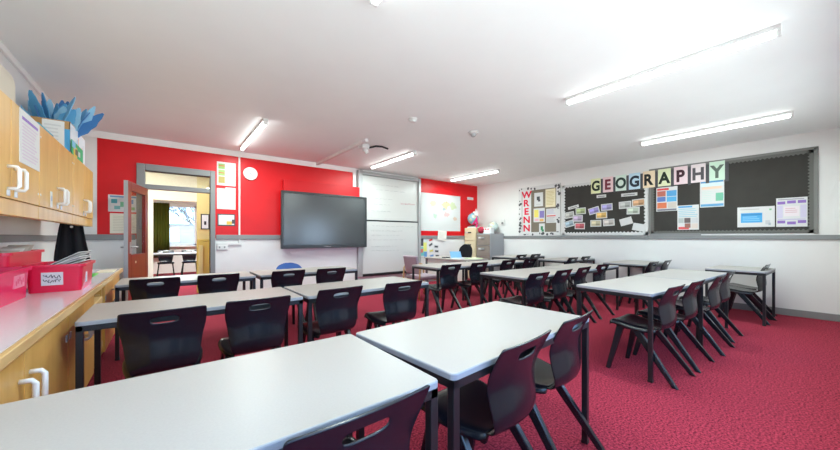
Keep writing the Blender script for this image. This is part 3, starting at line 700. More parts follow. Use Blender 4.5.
# --- posters on board 2
so = .0125
sheet('poster', 'poster of red and blue blocks at the top left of the large black board', 'poster', RIGHT, W1(2.10, 1.735, so), .335, .47,
      [(.04, .87, .6, .95, RD), (.04, .62, .45, .84, (.50, .15, .12)), (.5, .60, .96, .84, BL), (.04, .40, .45, .60, (.12, .2, .5)), (.5, .38, .96, .58, (.10, .4, .7)), (.04, .12, .5, .36, (.72, .20, .10)), (.55, .12, .96, .35, (.6, .55, .5)), (.04, .02, .96, .09, (.2, .2, .25))], group='posters on the large black board')
sheet('poster', 'pale poster with small dark photos at the bottom left of the large black board', 'poster', RIGHT, W1(1.765, 1.365, so), .315, .46,
      [(.04, .90, .7, .97, BL)]+lines(.05, .95, .5, .88, 5, (.35, .55, .65))+[(.33, .28, .62, .48, (.15, .12, .12)), (.66, .28, .95, .48, (.6, .6, .62)), (.05, .28, .3, .48, (.45, .5, .5)), (.35, .08, .62, .26, (.35, .15, .12)), (.05, .02, .55, .12, (.75, .12, .12)), (.66, .05, .95, .25, (.7, .6, .55))], group='posters on the large black board')
sheet('poster', 'poster with a blue header and green globe picture under the letter Y', 'poster', RIGHT, W1(1.435, 1.765, so), .325, .475,
      [(.03, .92, .97, .98, BL), (.03, .78, .97, .90, (.65, .78, .85)), (.08, .68, .9, .77, (.82, .60, .45))]+lines(.08, .6, .2, .62, 6, (.60, .70, .66))+[(.66, .22, .96, .52, (.18, .50, .35)), (.72, .30, .97, .46, (.10, .35, .60)), (.03, .03, .97, .12, (.12, .35, .60))], group='posters on the large black board')
sheet('poster', 'wide white poster with a blue speech block at the bottom of the large black board', 'poster', RIGHT, W1(.945, 1.395, so), .43, .335,
      [(.10, .22, .68, .70, (.08, .38, .72)), (.12, .58, .66, .66, (.05, .25, .55))]+lines(.15, .62, .28, .55, 3, (.25, .55, .82))+[(.08, .86, .6, .90, GR), (.76, .12, .88, .32, (.55, .55, .58)), (.84, .08, .9, .2, (.4, .45, .5)), (.86, .8, .92, .88, (.2, .5, .25))], group='posters on the large black board')
sheet('poster', 'purple and white patterned poster at the right end of the large black board', 'poster', RIGHT, W1(.50, 1.39, so), .32, .455,
      [(.06, .93, .9, .96, (.3, .3, .35)), (.04, .78, .30, .88, PU), (.36, .80, .64, .90, PU), (.70, .80, .96, .90, PU), (.03, .30, .22, .74, (.60, .56, .72)), (.78, .30, .97, .74, (.60, .56, .72)), (.25, .36, .75, .70, (.78, .70, .74))]+lines(.30, .70, .40, .66, 4, (.66, .45, .5))+[(.04, .12, .30, .22, PU), (.36, .08, .64, .18, PU), (.70, .12, .96, .22, PU), (.06, .24, .94, .27, (.5, .45, .65))], group='posters on the large black board')

# --- back wall: notices, clock, conduit
sheet('notice', 'white notice with a green table, topmost right of the doorway', 'notice', BACK, B1(.73, 2.165), .295, .425, [(.08, .70, .42, .92, (.30, .48, .14)), (.08, .42, .42, .66, (.34, .50, .16)), (.08, .10, .42, .38, (.45, .36, .12)), (.08, .82, .42, .85, RD), (.08, .52, .42, .55, RD)]+lines(.5, .92, .1, .92, 9, (.6, .6, .6)), group='notices right of the doorway')
sheet('notice', 'curled white typed notice, middle of those right of the doorway', 'notice', BACK, B1(.73, 1.735), .295, .40, [(.0, .94, .45, 1, (.6, .05, .05))]+lines(.08, .9, .08, .6, 9, (.62, .62, .63)), group='notices right of the doorway')
sheet('notice', 'small picture notice with torn black edge, lowest right of the doorway', 'notice', BACK, B1(.74, 1.43), .28, .22, [(.06, .1, .94, .92, (.78, .79, .82)), (.5, .12, .8, .4, (.75, .50, .10)), (.0, .9, .2, 1, DK), (.8, .2, .96, .55, DK)], flat(DK), group='notices right of the doorway')
sheet('notice', 'white notice with green and blue map pictures left of the red door, upper', 'notice', BACK, B1(-.68, 1.62), .34, .26, [(.06, .85, .94, .95, (.15, .3, .5)), (.1, .5, .3, .75, (.1, .4, .45)), (.4, .3, .6, .6, (.2, .5, .3)), (.65, .5, .85, .75, (.15, .35, .6)), (.2, .15, .4, .35, (.2, .45, .45)), (.7, .12, .9, .3, (.3, .5, .25))], group='notices left of the red door')
sheet('notice', 'cream typed notice left of the red door, lower', 'notice', BACK, B1(-.66, 1.285), .34, .31, lines(.1, .9, .1, .9, 10, (.62, .58, .48)), flat((.78, .74, .62)), group='notices left of the red door')
ck = thing('wall_clock', 'round white wall clock on the red wall', 'clock', (1.27, D, 2.43))
MB().cyl((1.27, D, 2.43), (1.27, D-.04, 2.43), .122, .118, WHITEPL, 40).build('case', ck)
m = MB().cyl((1.27, D-.0401, 2.43), (1.27, D-.042, 2.43), .105, .105, PAPER, 40)
for k in range(12):
    t = 2*PI*k/12; m.box(-.004, 0, .080, .004, .0015, .097, flat(DK), M=Matrix.Translation((1.27, D-.0436, 2.43)) @ Matrix.Rotation(t, 4, 'Y'))
m.build('dial', ck)
m = MB()
for t, l, w in ((math.radians(140), .055, .008), (math.radians(215), .08, .006)): m.box(-w/2, 0, -.01, w/2, .0012, l, flat((.2, .2, .22)), M=Matrix.Translation((1.27, D-.0455, 2.43)) @ Matrix.Rotation(t, 4, 'Y'))
m.build('hand', ck)
cd = thing('cable_conduit', 'white vertical cable pipe between the notices and the clock', 'conduit', (1.085, D, 1.10))
MB().box(1.07, D-.026, 1.12, 1.10, D-.0, 2.72, WHITEPL, .006).build('pipe', cd)
MB().box(.73, D-.03, 1.085, 1.12, D-.0285, 1.12, WHITEPL, .0005).box(.73, D-.0285, 1.085, 1.12, D, 1.12, WHITEPL, .003).build('horizontal_run', cd)
sk = thing('wall_socket', 'white double socket on the wall right of the door frame', 'socket', (.80, D, 1.02))
MB().box(.73, D-.03, 1.00, .90, D, 1.083, WHITEPL, .006).build('plate', sk)
for k in (.765, .845): MB().box(k-.01, D-.034, 1.03, k+.015, D-.0302, 1.06, GREYTRIM, .001).build('switch', sk)

# --- interactive display with red box behind it
top(MB().box(1.85, D-.11, 1.05, 3.52, D, 2.375, REDBOARD, .004), 'mounting_board', 'raised red board fixed to the wall behind the big screen', 'board', (2.68, D, 1.05))
ds = thing('interactive_display', 'big black interactive screen on the red wall', 'screen', (2.73, D-.12, .99)); dx0, dx1, dz0, dz1, dy = 1.785, 3.675, .995, 2.15, D-.175
MB().box(dx0+.05, dy+.02, dz0+.08, dx1-.05, D-.111, dz1-.08, BLKMETAL, .01).build('back_housing', ds)
m = MB(); bz = .045
m.box(dx0, dy, dz0, dx0+bz, dy+.06, dz1, BEZEL, .006); m.box(dx1-bz, dy, dz0, dx1, dy+.06, dz1, BEZEL, .006)
m.box(dx0+bz, dy, dz1-bz, dx1-bz, dy+.06, dz1, BEZEL, .004); m.box(dx0+bz, dy, dz0, dx1-bz, dy+.06, dz0+.075, BEZEL, .004)
m.build('bezel', ds)
MB().box(dx0+bz-.002, dy+.012, dz0+.07, dx1-bz+.002, dy+.02, dz1-bz+.002, SCREEN).build('screen_glass', ds)
m = MB()
for k in range(5): m.box(2.66+.03*k, dy-.003, dz0+.025, 2.675+.03*k, dy+.001, dz0+.04, ALU)
m.build('button_strip', ds)
MB().tube([(2.02+.075*math.sin(t)*.9, dy+.06, .955+.07*math.cos(t)-.0) for t in [-.6+k*(2*PI-1.0)/16+.3 for k in range(17)]], .006, WHITEPL, 6).build('hanging_cable', ds)

# --- roller whiteboard
wb = thing('roller_whiteboard', 'tall double whiteboard in a grey frame reaching the ceiling', 'whiteboard', (4.43, D, .30))
MB().box(3.50, D-.10, .30, 3.61, D, 2.79, ALU, .01).build('side_post', wb); MB().box(5.27, D-.10, .30, 5.345, D, 2.79, ALU, .01).build('side_post', wb)
MB().box(3.61, D-.09, 2.69, 5.27, D, 2.77, ALU, .01).build('top_rail', wb)
MB().box(3.61, D-.08, .30, 5.27, D, .355, BLKMETAL, .004).build('bottom_rail', wb)
ub = MB().box(3.615, D-.05, 1.64, 5.265, D-.02, 2.685, WBOARD, .003).build('upper_board', wb)
lb = MB().box(3.615, D-.06, .36, 5.265, D-.03, 1.605, WBOARD, .003).build('lower_board', wb)
MB().box(3.615, D-.065, 1.606, 5.265, D-.015, 1.639, BLKMETAL, .003).build('divider_strip', wb)
random.seed(11)
def scribble(x0, x1, z, y, mb, mt, amp=.018):
    x = x0
    while x < x1:
        wl_ = random.uniform(.05, .16); n = int(wl_/.012)
        mb.tube([(x+.012*k, y, z+amp*(random.random()-.5)) for k in range(n+1)], .0022, mt, 4); x += wl_+.035
INK = flat((.30, .30, .33))
m = MB()
for z in (2.50, 2.38, 2.16, 2.02, 1.86): scribble(random.uniform(3.8, 4.0), random.uniform(4.3, 4.9), z, D-.0525, m, INK)
m.build('writing', ub)
m = MB()
for z in (2.075,): scribble(4.72, 5.12, z, D-.0525, m, flat((.55, .04, .12)), .04); scribble(4.72, 5.12, z+.01, D-.0525, m, flat((.55, .04, .12)), .04)
m.build('red_writing', ub)
m = MB()
for z in (1.50, 1.38, 1.27, 1.16, 1.0, .9): scribble(random.uniform(3.75, 3.9), random.uniform(4.4, 5.1), z, D-.0625, m, INK)
for z in (.83, .74, .65, .56): scribble(4.78, 5.12, z, D-.0625, m, flat((.45, .45, .48)))
m.build('writing', lb)

# --- right red part: map, sign, card, small papers
mp = sheet('wall_map', 'large pale world map on the red wall right of the whiteboard', 'map', BACK, B1(5.42, 1.40), 1.50, 1.04, (), flat((.60, .61, .61)))
m = MB(); random.seed(5)
for (u, v, s, col) in ((.28, .72, .13, (.55, .48, .36)), (.33, .40, .09, (.42, .56, .45)), (.60, .72, .16, (.70, .48, .30)), (.62, .45, .12, (.62, .42, .42)), (.80, .70, .15, (.50, .55, .36)), (.85, .35, .08, (.60, .45, .36)), (.56, .60, .06, (.35, .42, .45)), (.62, .80, .04, (.6, .35, .25))):
    poly = [(s*random.uniform(.5, 1.2)*math.cos(k*PI/7), s*.8*random.uniform(.5, 1.2)*math.sin(k*PI/7)) for k in range(14)]
    m.prism(poly, B1(5.42+1.5*u, 1.40+1.04*v, .0032), (1, 0, 0), (0, 0, 1), (0, -1, 0), .0006+random.random()*.0006, flat(col))
for k in range(6): m.box(5.44, D-.0034, 1.45+.18*k, 6.90, D-.0031, 1.452+.18*k, flat((.62, .70, .74)))
m.build('continents', mp)
sheet('door_sign', 'small white strip sign high on the red wall near the corner', 'sign', BACK, B1(7.22, 2.37), .27, .08, [(.1, .3, .9, .6, (.6, .6, .6))])
sheet('pinned_card', 'plain cream card hanging over the grey rail below the map', 'card', BACK, B1(6.0, 1.13, .029), .33, .28, lines(.15, .8, .2, .85, 5, (.68, .66, .6)), flat((.78, .76, .70)), rot=-6)
sheet('poster', 'colourful green and blue poster on the white wall beside the whiteboard', 'poster', BACK, B1(5.36, .66), .28, .60, [(.08, .55, .5, .92, (.08, .08, .1)), (.1, .1, .6, .5, (.2, .6, .55)), (.5, .3, .92, .7, (.75, .75, .2)), (.2, .25, .45, .42, (.75, .2, .15)), (.6, .05, .95, .28, (.15, .35, .65)), (.55, .75, .9, .95, (.7, .8, .82))])
k = 0
for (x, z, col, wo) in ((5.68, 1.10, RD, 'red bar'), (5.68, .97, DK, 'black bar'), (5.88, .91, DK, 'black writing'), (5.70, .80, (.7, .6, .15), 'yellow picture'), (5.90, .78, DK, 'black drawing'), (5.72, .66, (.15, .3, .6), 'blue picture'), (5.92, .65, DK, 'dark symbol')):
    sheet('word_card', 'small white card with %s on the wall below the map%s' % (wo, ', upper row' if z > .9 else ', lower row'), 'card', BACK, B1(x, z), .17, .10, [(.12, .25, .85, .75, col)], rot=(8 if k % 2 else -5)+(20 if k < 2 else 0), group='word cards below the map'); k += 1

# ------------------------------------------------------------------ ceiling fittings
lightpos = [(1.06, 4.68, 6.37, 'above the red wall clock'), (3.61, 4.72, 6.30, 'in front of the whiteboard'), (6.13, 4.76, 6.38, 'in the far right corner'), (1.07, .20, 1.85, 'above the foreground left'), (3.62, .21, 1.86, 'nearest and longest in view'), (6.21, .26, 1.92, 'nearest the right wall boards')]
proto = None
for x, y0, y1, w in lightpos:
    r = thing('ceiling_light', 'lit white fluorescent batten on the ceiling, %s' % w, 'ceiling light', (x, (y0+y1)/2, H-.08), 'fluorescent battens')
    MB().box(x-.032, y0, H-.035, x+.032, y1, H, WHITEPL, .004).build('housing', r)
    li = bpy.data.lights.new('lamp_light', 'AREA'); li.shape = 'RECTANGLE'; li.size = .06; li.size_y = y1-y0-.06; li.energy = POWER_FAR if y0 > 3 else POWER_NEAR; li.color = (.83, 1, .96)
    lo = bpy.data.objects.new('lamp_light', li); C.objects.link(lo); lo.parent = r; lo.location = (0, 0, -.006)
    MB().box(x-.023, y0+.025, H-.075, x+.023, y1-.025, H-.0355, TUBE, .016, 3).build('diffuser', r)
    for yy in (y0, y1-.024): MB().box(x-.027, yy, H-.078, x+.027, yy+.024, H-.0352, WHITEPL, .006).build('end_cap', r)
top(MB().box(2.53, 4.62, H-.05, 2.59, 6.78, H, WHITEPL, .005), 'ceiling_trunking', 'white cable trunking on the ceiling running to the back wall', 'trunking', (2.56, 5.7, H-.05))
pm = thing('projector_mount', 'white ceiling bracket with a black curved arm before the screen', 'bracket', (2.82, 4.95, H-.12))
MB().box(2.62, 4.88, H-.07, 2.76, 5.02, H, WHITEPL, .012).cyl((2.70, 4.95, H-.07), (2.74, 4.92, H-.14), .045, .035, WHITEPL, 16).build('bracket', pm)
MB().tube([(2.76, 4.90, H-.05), (2.86, 4.84, H-.02), (2.96, 4.80, H-.02), (3.06, 4.76, H-.05)], .016, BLKMETAL, 8).build('arm', pm)
sd = thing('smoke_detector', 'flat white smoke detector on the ceiling, left of the two', 'smoke detector', (2.61, 3.45, H-.05))
MB().cyl((2.61, 3.45, H), (2.61, 3.45, H-.02), .06, .06, WHITEPL, 24).build('base', sd); MB().cyl((2.61, 3.45, H-.0201), (2.61, 3.45, H-.05), .055, .035, WHITEPL, 24).build('cover', sd)
sd = thing('motion_sensor', 'white ceiling motion sensor with a bulb, right of the smoke detector', 'sensor', (3.66, 3.32, H-.08))
MB().cyl((3.66, 3.32, H), (3.66, 3.32, H-.03), .075, .07, WHITEPL, 24).build('base', sd); MB().sphere((3.66, 3.32, H-.035), .045, ALU, (1, 1, 1)).build('lens', sd)

# ------------------------------------------------------------------ left wall: wall cupboards
UX, UZ0, UZ1 = -.66, 1.435, 1.985
units = [(2.27, 3.27, 'nearest, with a printed sheet on its door'), (3.275, 4.28, 'in the middle, under the white sheets'), (4.285, 5.33, 'farthest, under the blue box')]
for (y0, y1, w) in units:
    r = thing('wall_cupboard', 'beech wall cupboard %s' % w, 'cupboard', ((L+UX)/2, (y0+y1)/2, UZ0-.05))
    MB().box(L+.002, y0, UZ0, UX-.021, y1, UZ1, BEECH, .002).build('carcass', r)
    MB().box(UX-.06, y0, UZ0-.085, UX-.004, y1, UZ0-.001, BEECH, .002).box(L+.03, y0+.002, UZ0-.03, UX-.06, y1-.002, UZ0-.001, BEECH).build('pelmet', r)
    ym = (y0+y1)/2
    for sgn, a, b in ((-1, y0+.004, ym-.003), (1, ym+.003, y1-.004)):
        d = MB().box(UX-.02, a, UZ0+.004, UX, b, UZ1, BEECH, .003).build('door', r)
        hy_ = ym+sgn*.055
        MB().tube([(UX, hy_, 1.49), (UX+.035, hy_, 1.492), (UX+.042, hy_, 1.505), (UX+.042, hy_, 1.595), (UX+.035, hy_, 1.608), (UX, hy_, 1.61)], .0095, HANDLE, 8).build('handle', d)
        MB().box(UX, hy_-.012, 1.452, UX+.006, hy_+.02, 1.482, flat((.65, .70, .78)), .001).build('lock_tag', d)
        for zz in (UZ0+.08, UZ1-.08): MB().cyl((UX, (a if sgn < 0 else b)-sgn*.02, zz), (UX+.003, (a if sgn < 0 else b)-sgn*.02, zz), .008, .008, WHITEPL, 8).build('hinge_cap', d)
LEFT = ((0, 1, 0), (0, 0, 1), (1, 0, 0))
sheet('printed_sheet', 'white sheet with purple and grey printed rows on the nearest wall cupboard door', 'notice', LEFT, (UX+.0005, 2.89, 1.665), .375, .315, [(.1, .82, .9, .88, PU)]+lines(.1, .9, .08, .78, 11, (.62, .52, .62)))
sheet('label_plate', 'small white label on the door of the middle wall cupboard', 'label', LEFT, (UX+.0005, 3.53, 1.45), .05, .115, [(.2, .4, .8, .7, (.4, .45, .6))])

# --- things on top of the cupboards
top(MB().box(-1.02, 2.55, UZ1, -.76, 3.36, UZ1+.34, flat((.62, .56, .47)), .11, 6), 'rolled_bundle', 'cream rolled bundle at the near end on top of the wall cupboards', 'bundle', (-.89, 2.95, UZ1))
top(MB().box(-.78, 3.42, UZ1, -.69, 3.80, UZ1+.05, flat((.06, .36, .50)), .008), 'teal_folder', 'teal folder lying on the wall cupboards before the white sheets', 'folder', (-.735, 3.6, UZ1))
m = MB(); random.seed(4)
for k in range(7): m.sphere((-.93+.03*random.uniform(-1, 1), 3.95+.02*k, UZ1+.09+.03*random.random()), .09, flat((.06, .16, .45)), (.8, .6, 1), 10)
top(m, 'crumpled_cloth', 'dark blue crumpled cloth left of the blue box on the cupboards', 'cloth', (-.93, 4.0, UZ1))
FRONT = ((1, 0, 0), (0, 0, 1), (0, -1, 0))
bx0, bx1, by0, by1, bh = -1.03, -.70, 4.42, 5.12, .33
bx = thing('picture_box', 'open blue picture printed box full of blue paper shapes on the wall cupboards', 'box', ((bx0+bx1)/2, (by0+by1)/2, UZ1))
m = MB()
for (a, b, c, d) in ((bx0, bx0+.006, by0, by1), (bx1-.006, bx1, by0, by1), (bx0, bx1, by0, by0+.006), (bx0, bx1, by1-.006, by1)): m.box(a, c, UZ1, b, d, UZ1+bh, CARD)
m.box(bx0, by0, UZ1, bx1, by1, UZ1+.006, CARD); m.build('carton', bx)
m = MB().box(bx0, by0-.002, UZ1, bx1-.001, by0-.0005, UZ1+bh-.075, flat((.10, .42, .76)))
m.box(bx1-.16, by0-.004, UZ1+.08, bx1-.06, by0-.0022, UZ1+.16, flat((.40, .66, .82))).box(bx1-.2, by0-.0045, UZ1+.17, bx1-.12, by0-.0022, UZ1+.235, flat((.62, .42, .16)))
m.build('printed_front', bx, 'bright blue printed picture')
m = MB().box(bx1+.0005, by0, UZ1, bx1+.002, by1, UZ1+bh-.01, flat((.72, .76, .82)))
for k in range(9): m.box(bx1+.0022, by0+.1+.06*k, UZ1+.05+.02*(k % 4), bx1+.0032, by0+.13+.06*k, UZ1+.14+.03*(k % 5), flat([(.35, .50, .75), (.75, .45, .35), (.5, .6, .7)][k % 3]))
m.build('printed_side', bx, 'white side with blue and red print')
sheet('white_sheets', 'white paper sheets standing before the blue box on the cupboards', 'paper', FRONT, (-.83, 4.2, UZ1), .13, .265, lines(.1, .9, .2, .9, 6, (.66, .66, .66)), flat((.78, .78, .77)), th=.012)
sheet('picture_card', 'green picture card with a yellow figure leaning on the blue box', 'card', LEFT, (-.690, 4.40, UZ1), .52, .165, [(.15, .15, .45, .75, (.70, .50, .08)), (.28, .3, .5, .65, (.15, .10, .08)), (.55, .35, .72, .65, (.55, .58, .58)), (.02, .6, .3, .98, (.2, .5, .75))], flat((.04, .38, .16)), th=.004)
random.seed(21)
BLS = [flat((.12, .40, .68)), flat((.20, .50, .78)), flat((.32, .60, .82)), flat((.07, .22, .50))]
RV = Vector((.784, -.621, 0)); FV = Vector((.621, .784, 0))
for k in range(40):
    a = random.uniform(-1, 1); dpt = random.uniform(-1, 1)
    l = random.uniform(.28, .42); w = random.uniform(.045, .068)
    pts = []
    for s_ in (1, -1):
        for i in range(9):
            t = i/8 if s_ == 1 else 1-i/8
            pts.append((s_*w*math.sin(PI*min(1, t*.85+.10))*(1.0 if (i % 2) else .82), l*t))
    c = Vector(((bx0+bx1)/2, (by0+by1)/2, UZ1+.21+.06*random.random()))+RV*a*.12+FV*dpt*.10
    th = a*math.radians(48)+math.radians(random.uniform(-14, 14)); tl = math.radians(random.uniform(-18, 18)+dpt*12)
    v = (Vector((0, 0, 1))*math.cos(th)+RV*math.sin(th)); v = (v*math.cos(tl)+FV*math.sin(tl)).normalized()
    tw = random.uniform(-.9, .9); side = v.cross(FV).normalized(); n0 = side.cross(v).normalized()
    u = (side*math.cos(tw)+n0*math.sin(tw)).normalized(); n = u.cross(v).normalized()
    m = MB(); m.prism(pts, c, u, v, n, .006, BLS[k % 4])
    top(m, 'paper_feather', 'blue feather shaped paper cut-out sticking out of the blue box', 'paper shape', c, 'blue paper cut-outs in the blue box')

# --- worktop and base cupboards
KX, KZ = -.435, .82
wt = thing('worktop', 'long pinkish grey worktop with beech edge along the left wall', 'worktop', ((L+KX)/2, 3.2, KZ-.045))
MB().box(L+.002, .72, KZ-.04, KX-.022, 5.78, KZ, COUNTER).build('surface', wt)
MB().box(KX-.0215, .72, KZ-.045, KX, 5.78, KZ, BEECHEDGE, .004).build('front_lipping', wt)
FX = -.465
def base(y0, y1, label, kind):
    r = thing('base_cupboard', label, 'cupboard', ((L+FX)/2, (y0+y1)/2, 0))
    MB().box(L+.005, y0, .08, FX-.021, y0+.018, KZ-.047, BEECH).box(L+.005, y1-.018, .08, FX-.021, y1, KZ-.047, BEECH).box(L+.005, y0, .08, FX-.021, y1, .10, BEECH).box(L+.005, y0, .08, L+.02, y1, KZ-.047, BEECH).box(L+.005, y0, KZ-.065, FX-.021, y1, KZ-.047, BEECH).build('carcass', r)
    MB().box(L+.05, y0, 0, FX-.06, y1, .08, BLKMETAL).build('plinth', r)
    if kind == 'doors':
        ym = (y0+y1)/2
        for sgn, a, b in ((-1, y0+.003, ym-.002), (1, ym+.002, y1-.003)):
            d = MB().box(FX-.02, a, .095, FX, b, KZ-.05, BEECH, .003).build('door', r)
            hy_ = ym+sgn*.065
            MB().tube([(FX, hy_, .50), (FX+.035, hy_, .502), (FX+.045, hy_, .515), (FX+.045, hy_, .625), (FX+.035, hy_, .638), (FX, hy_, .64)], .011, HANDLE, 8).build('handle', d)
            MB().box(FX, (a+.02 if sgn < 0 else b-.06), .60, FX+.005, (a+.06 if sgn < 0 else b-.02), .64, ALU, .001).build('hinge', d)
    else:
        for zi in range(7):
            z = .15+zi*.085
            for (p_, q_) in ((y0+.018, y0+.035), (y1-.035, y1-.018)): MB().box(L+.03, p_, z, FX-.03, q_, z+.012, BEECHEDGE).build('tray_runner', r)
        for zi in (0, 2, 4, 5):
            z = .165+zi*.085
            d = MB().box(L+.06, y0+.03, z, FX-.01, y1-.03, z+.065, flat((.70, .46, .20)), .006).build('tray', r)
base(1.32, 2.88, 'beech base cupboard with white loop handles nearest the camera', 'doors')
base(2.885, 3.80, 'beech base cupboard behind the second left table end', 'doors')
base(3.85, 4.40, 'open tray rack under the worktop before the far left table', 'trays')
base(4.42, 5.72, 'beech base cupboard at the far end near the red door', 'doors')

# --- tubs on the worktop
def tub(label, x0, x1, y0, y1, z0, h, mt, lab=None, flare=.012):
    r = thing('storage_tub', label, 'tub', ((x0+x1)/2, (y0+y1)/2, z0))
    b = bmesh.new(); w, d = x1-x0, y1-y0; cxm, cym = (x0+x1)/2, (y0+y1)/2; t = .006
    prof = [(-flare, 0, .03), (0, h, .035), (.014, h, .04), (.014, h-.02, .04), (.012, h-.02, .04)]
    inner = [(-t, h, .03), (-flare-t, .006, .025)]
    rings = [[b.verts.new((cxm+px, cym+py, z0+z)) for px, py in rrect(w+2*o, d+2*o, rr, 4)] for o, z, rr in (prof[0], (prof[1][0]-.001, h-.021, .035), prof[3], prof[2], (-t, h, .03), inner[1])]
    n = len(rings[0])
    for A, B in zip(rings, rings[1:]):
        for q in range(n): b.faces.new((A[q], A[(q+1) % n], B[(q+1) % n], B[q]))
    b.faces.new(rings[0][::-1]); b.faces.new(rings[-1]); bmesh.ops.recalc_face_normals(b, faces=b.faces)
    MB_ = MB(); MB_.add(b, mt); MB_.build('shell', r)
    return r
t2 = tub('red plastic tub with a white label standing in the middle of the worktop', -.79, -.495, 3.56, 4.04, KZ, .205, TUB)
m = MB(); ta = math.atan2(.012, .215)
Mx = Matrix.Translation((-.655, 3.565, KZ+.10)) @ Matrix.Rotation(ta, 4, 'X')
m.box(-.055, -.004, -.048, .055, -.001, .048, PAPER, M=Mx); m.build('label', t2, 'white label with dark handwriting')
m = MB()
for zz in (.02, -.015):
    for k in range(6): m.tube([Mx @ Vector((-.045+.015*k+.005*i, -.0055, zz+.016*random.uniform(-1, 1))) for i in range(4)], .0022, flat(DK), 4)
m.build('label_writing', t2)
m = MB().box(-.505, 3.70, KZ+.05, -.4985, 3.76, KZ+.13, flat((.70, .72, .80)), M=None); m.build('side_sticker', t2)
t1 = tub('pinkish red plastic tub at the left edge of the photo on the worktop', -1.03, -.735, 2.75, 3.44, KZ, .205, TUBPINK)
m = MB().box(-.745, 3.14, KZ+.085, -.7345, 3.32, KZ+.165, flat((.78, .22, .32)))
for k in range(5): m.box(-.7344, 3.16+.032*k, KZ+.10+.012*(k % 3), -.7338, 3.18+.032*k, KZ+.13+.012*(k % 3), flat((.70, .06, .16)))
m.build('label', t1, 'faded pink label')
tub('red plastic tub pushed against the wall behind the labelled tub', -1.035, -.845, 3.50, 4.30, KZ, .30, TUB, flare=.012)
random.seed(9)
for k in range(11):
    Mx = Matrix.Translation((-.655+.004*k, 3.79+random.uniform(-.015, .015), KZ+.115+.011*k)) @ Matrix.Rotation(math.radians(random.uniform(-7, 7)), 4, 'Z') @ Matrix.Rotation(math.radians(-8-2.2*k+random.uniform(-2, 2)), 4, 'Y')
    m = MB().box(-.125, -.19, 0, .125, .19, .006, flat([(.74, .74, .72), (.64, .65, .62), (.52, .54, .52), (.78, .77, .73)][k % 4]), .001, M=Mx)
    top(m, 'paper_booklet', 'whitish paper booklet fanned out in the labelled red tub', 'booklet', (-.655, 3.79, KZ+.11+.011*k), 'booklets in the labelled red tub')
for k in range(4):
    Mx = Matrix.Translation((-1.015, 3.60+.12*k, KZ+.235)) @ Matrix.Rotation(math.radians(-74+3*k), 4, 'X')
    m = MB().box(0, 0, 0, .14, .005, .26, flat([(.55, .50, .44), (.78, .77, .74), (.62, .58, .52)][k % 3]), .001, M=Mx)
    top(m, 'paper_booklet', 'paper booklet slumped on top of the tub by the wall', 'booklet', (-.95, 3.6+.12*k, KZ+.24), 'booklets in the tub by the wall')
top(MB().box(-.72, 4.72, KZ, -.58, 5.02, KZ+.012, flat((.15, .50, .10)), .002), 'green_folder', 'bright green folder lying on the far part of the worktop', 'folder', (-.65, 4.87, KZ))
top(MB().box(-.62, 5.15, KZ, -.47, 5.5, KZ+.008, flat((.74, .68, .52)), .002), 'cream_folder', 'cream folder lying at the far end of the worktop', 'folder', (-.55, 5.3, KZ))
m = MB()
P = []
for z, x0, x1, yb in ((1.434, -.87, -.72, 5.10), (1.36, -.89, -.71, 5.10), (1.2, -.905, -.69, 5.08), (1.05, -.92, -.655, 5.06), (.93, -.925, -.64, 5.05)):
    P.append([(x0+(x1-x0)*i/10, yb+.025*math.sin(i*1.6), z) for i in range(11)])
e = baked(grid_mesh(P, m_=BLKFAB), 'black_apron', .02, 1)
o = bpy.data.objects.new('black_apron', e); e.transform(Matrix.Translation((.78, -5.08, -.93))); C.objects.link(o); o.location = (-.78, 5.08, .93)
tag(o, 'black fabric apron hanging under the far end of the wall cupboards', 'apron')
MB().cyl((-.79, 5.06, 1.34), (-.79, 5.045, 1.34), .012, .012, WHITEPL, 10).build('badge', o)

# ------------------------------------------------------------------ unseen lamps added beyond the door to brighten those rooms
r = thing('ceiling_light', 'added unseen lamp brightening the corridor beyond the doorway', 'ceiling light', (.3, 7.8, CH-.06))
MB().box(-.3, 7.7, CH-.06, .9, 7.9, CH, mat('corridor_fill_glow', (1, 1, 1), .5, .2, emit=(.97, 1, .97), estr=1.6), .01).build('diffuser', r)
r = thing('ceiling_light', 'added unseen lamp brightening the far room beyond the corridor', 'ceiling light', (.5, 11, CH-.06))
MB().box(-.3, 10.9, CH-.06, 1.3, 11.1, CH, TUBE, .01).build('diffuser', r)

for o_, pw, sz in ((bpy.data.objects['ceiling_light.006'], 14, 1.1), (bpy.data.objects['ceiling_light.007'], 110, 1.5)):  # area lights that strengthen the two added lamps
    li = bpy.data.lights.new('lamp_light', 'AREA'); li.shape = 'RECTANGLE'; li.size = sz; li.size_y = .18; li.energy = pw; li.color = (.92, 1, .97)
    lo = bpy.data.objects.new('lamp_light', li); C.objects.link(lo); lo.parent = o_; lo.location = (0, 0, -.005)
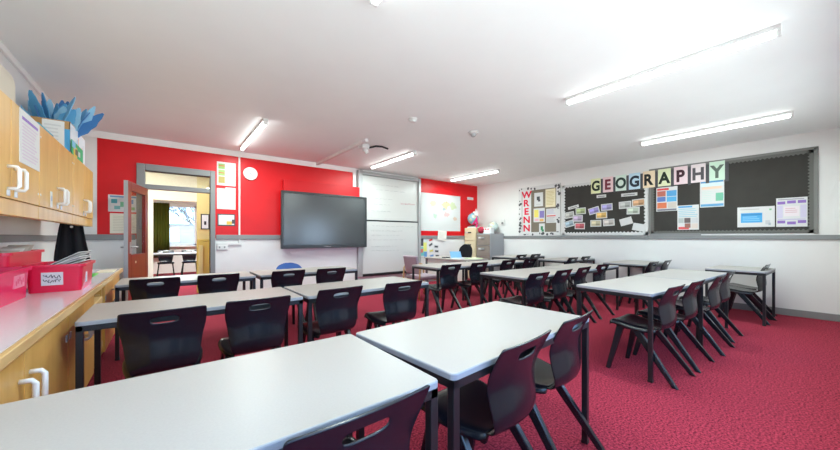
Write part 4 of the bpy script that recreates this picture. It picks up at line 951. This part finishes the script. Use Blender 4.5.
# ------------------------------------------------------------------ daylight, camera
wd_ = bpy.data.worlds.new('daylight'); bpy.context.scene.world = wd_; wd_.use_nodes = True
nt = wd_.node_tree; bg = nt.nodes['Background']; bg.inputs['Strength'].default_value = 1.0
tc = nt.nodes.new('ShaderNodeTexCoord'); sx_ = nt.nodes.new('ShaderNodeSeparateXYZ'); rp = nt.nodes.new('ShaderNodeValToRGB')   # bright overcast sky over a lower half made brighter to lift the ceiling
rp.color_ramp.elements[0].position = .47; rp.color_ramp.elements[1].position = .53
rp.color_ramp.elements[0].color = (GND*.89, GND*.99, GND*.98, 1); rp.color_ramp.elements[1].color = (SKY*.42, SKY*.80, SKY*1.40, 1)
ma = nt.nodes.new('ShaderNodeMath'); ma.operation = 'MULTIPLY_ADD'; ma.inputs[1].default_value = .5; ma.inputs[2].default_value = .5
nt.links.new(tc.outputs['Generated'], sx_.inputs[0]); nt.links.new(sx_.outputs['Z'], ma.inputs[0]); nt.links.new(ma.outputs[0], rp.inputs[0]); nt.links.new(rp.outputs[0], bg.inputs['Color'])
for a, b in WINS+[(WX0, WX1)]:
    li = bpy.data.lights.new('daylight_portal', 'AREA'); li.shape = 'RECTANGLE'; li.size = b-a
    far = (a == WX0); z0, z1 = (VZ0, VZ1) if far else (WZ0, WZ1)
    li.size_y = z1-z0; li.cycles.is_portal = True
    o = bpy.data.objects.new('daylight_portal', li); C.objects.link(o)
    o.location = ((a+b)/2, RY1+.12 if far else S-.12, (z0+z1)/2); o.rotation_euler = (-PI/2, 0, 0) if far else (PI/2, 0, 0)
cam = bpy.data.cameras.new('camera'); co = bpy.data.objects.new('camera', cam); C.objects.link(co)
cam.sensor_width = 36; cam.lens = 36*322/840; cam.clip_start = .02
cam.shift_y = 12/840
co.location = (0, 0, HC); co.rotation_euler = (PI/2, 0, -math.atan(255/322))
sc = bpy.context.scene; sc.camera = co
sc.view_settings.view_transform = 'Standard'; sc.view_settings.look = 'None'; sc.view_settings.gamma = 1; sc.view_settings.exposure = 0.52
sc.cycles.use_denoising = True; sc.cycles.max_bounces = 10; sc.cycles.diffuse_bounces = 8; sc.cycles.caustics_reflective = False; sc.cycles.caustics_refractive = False
sc.cycles.sample_clamp_indirect = 8
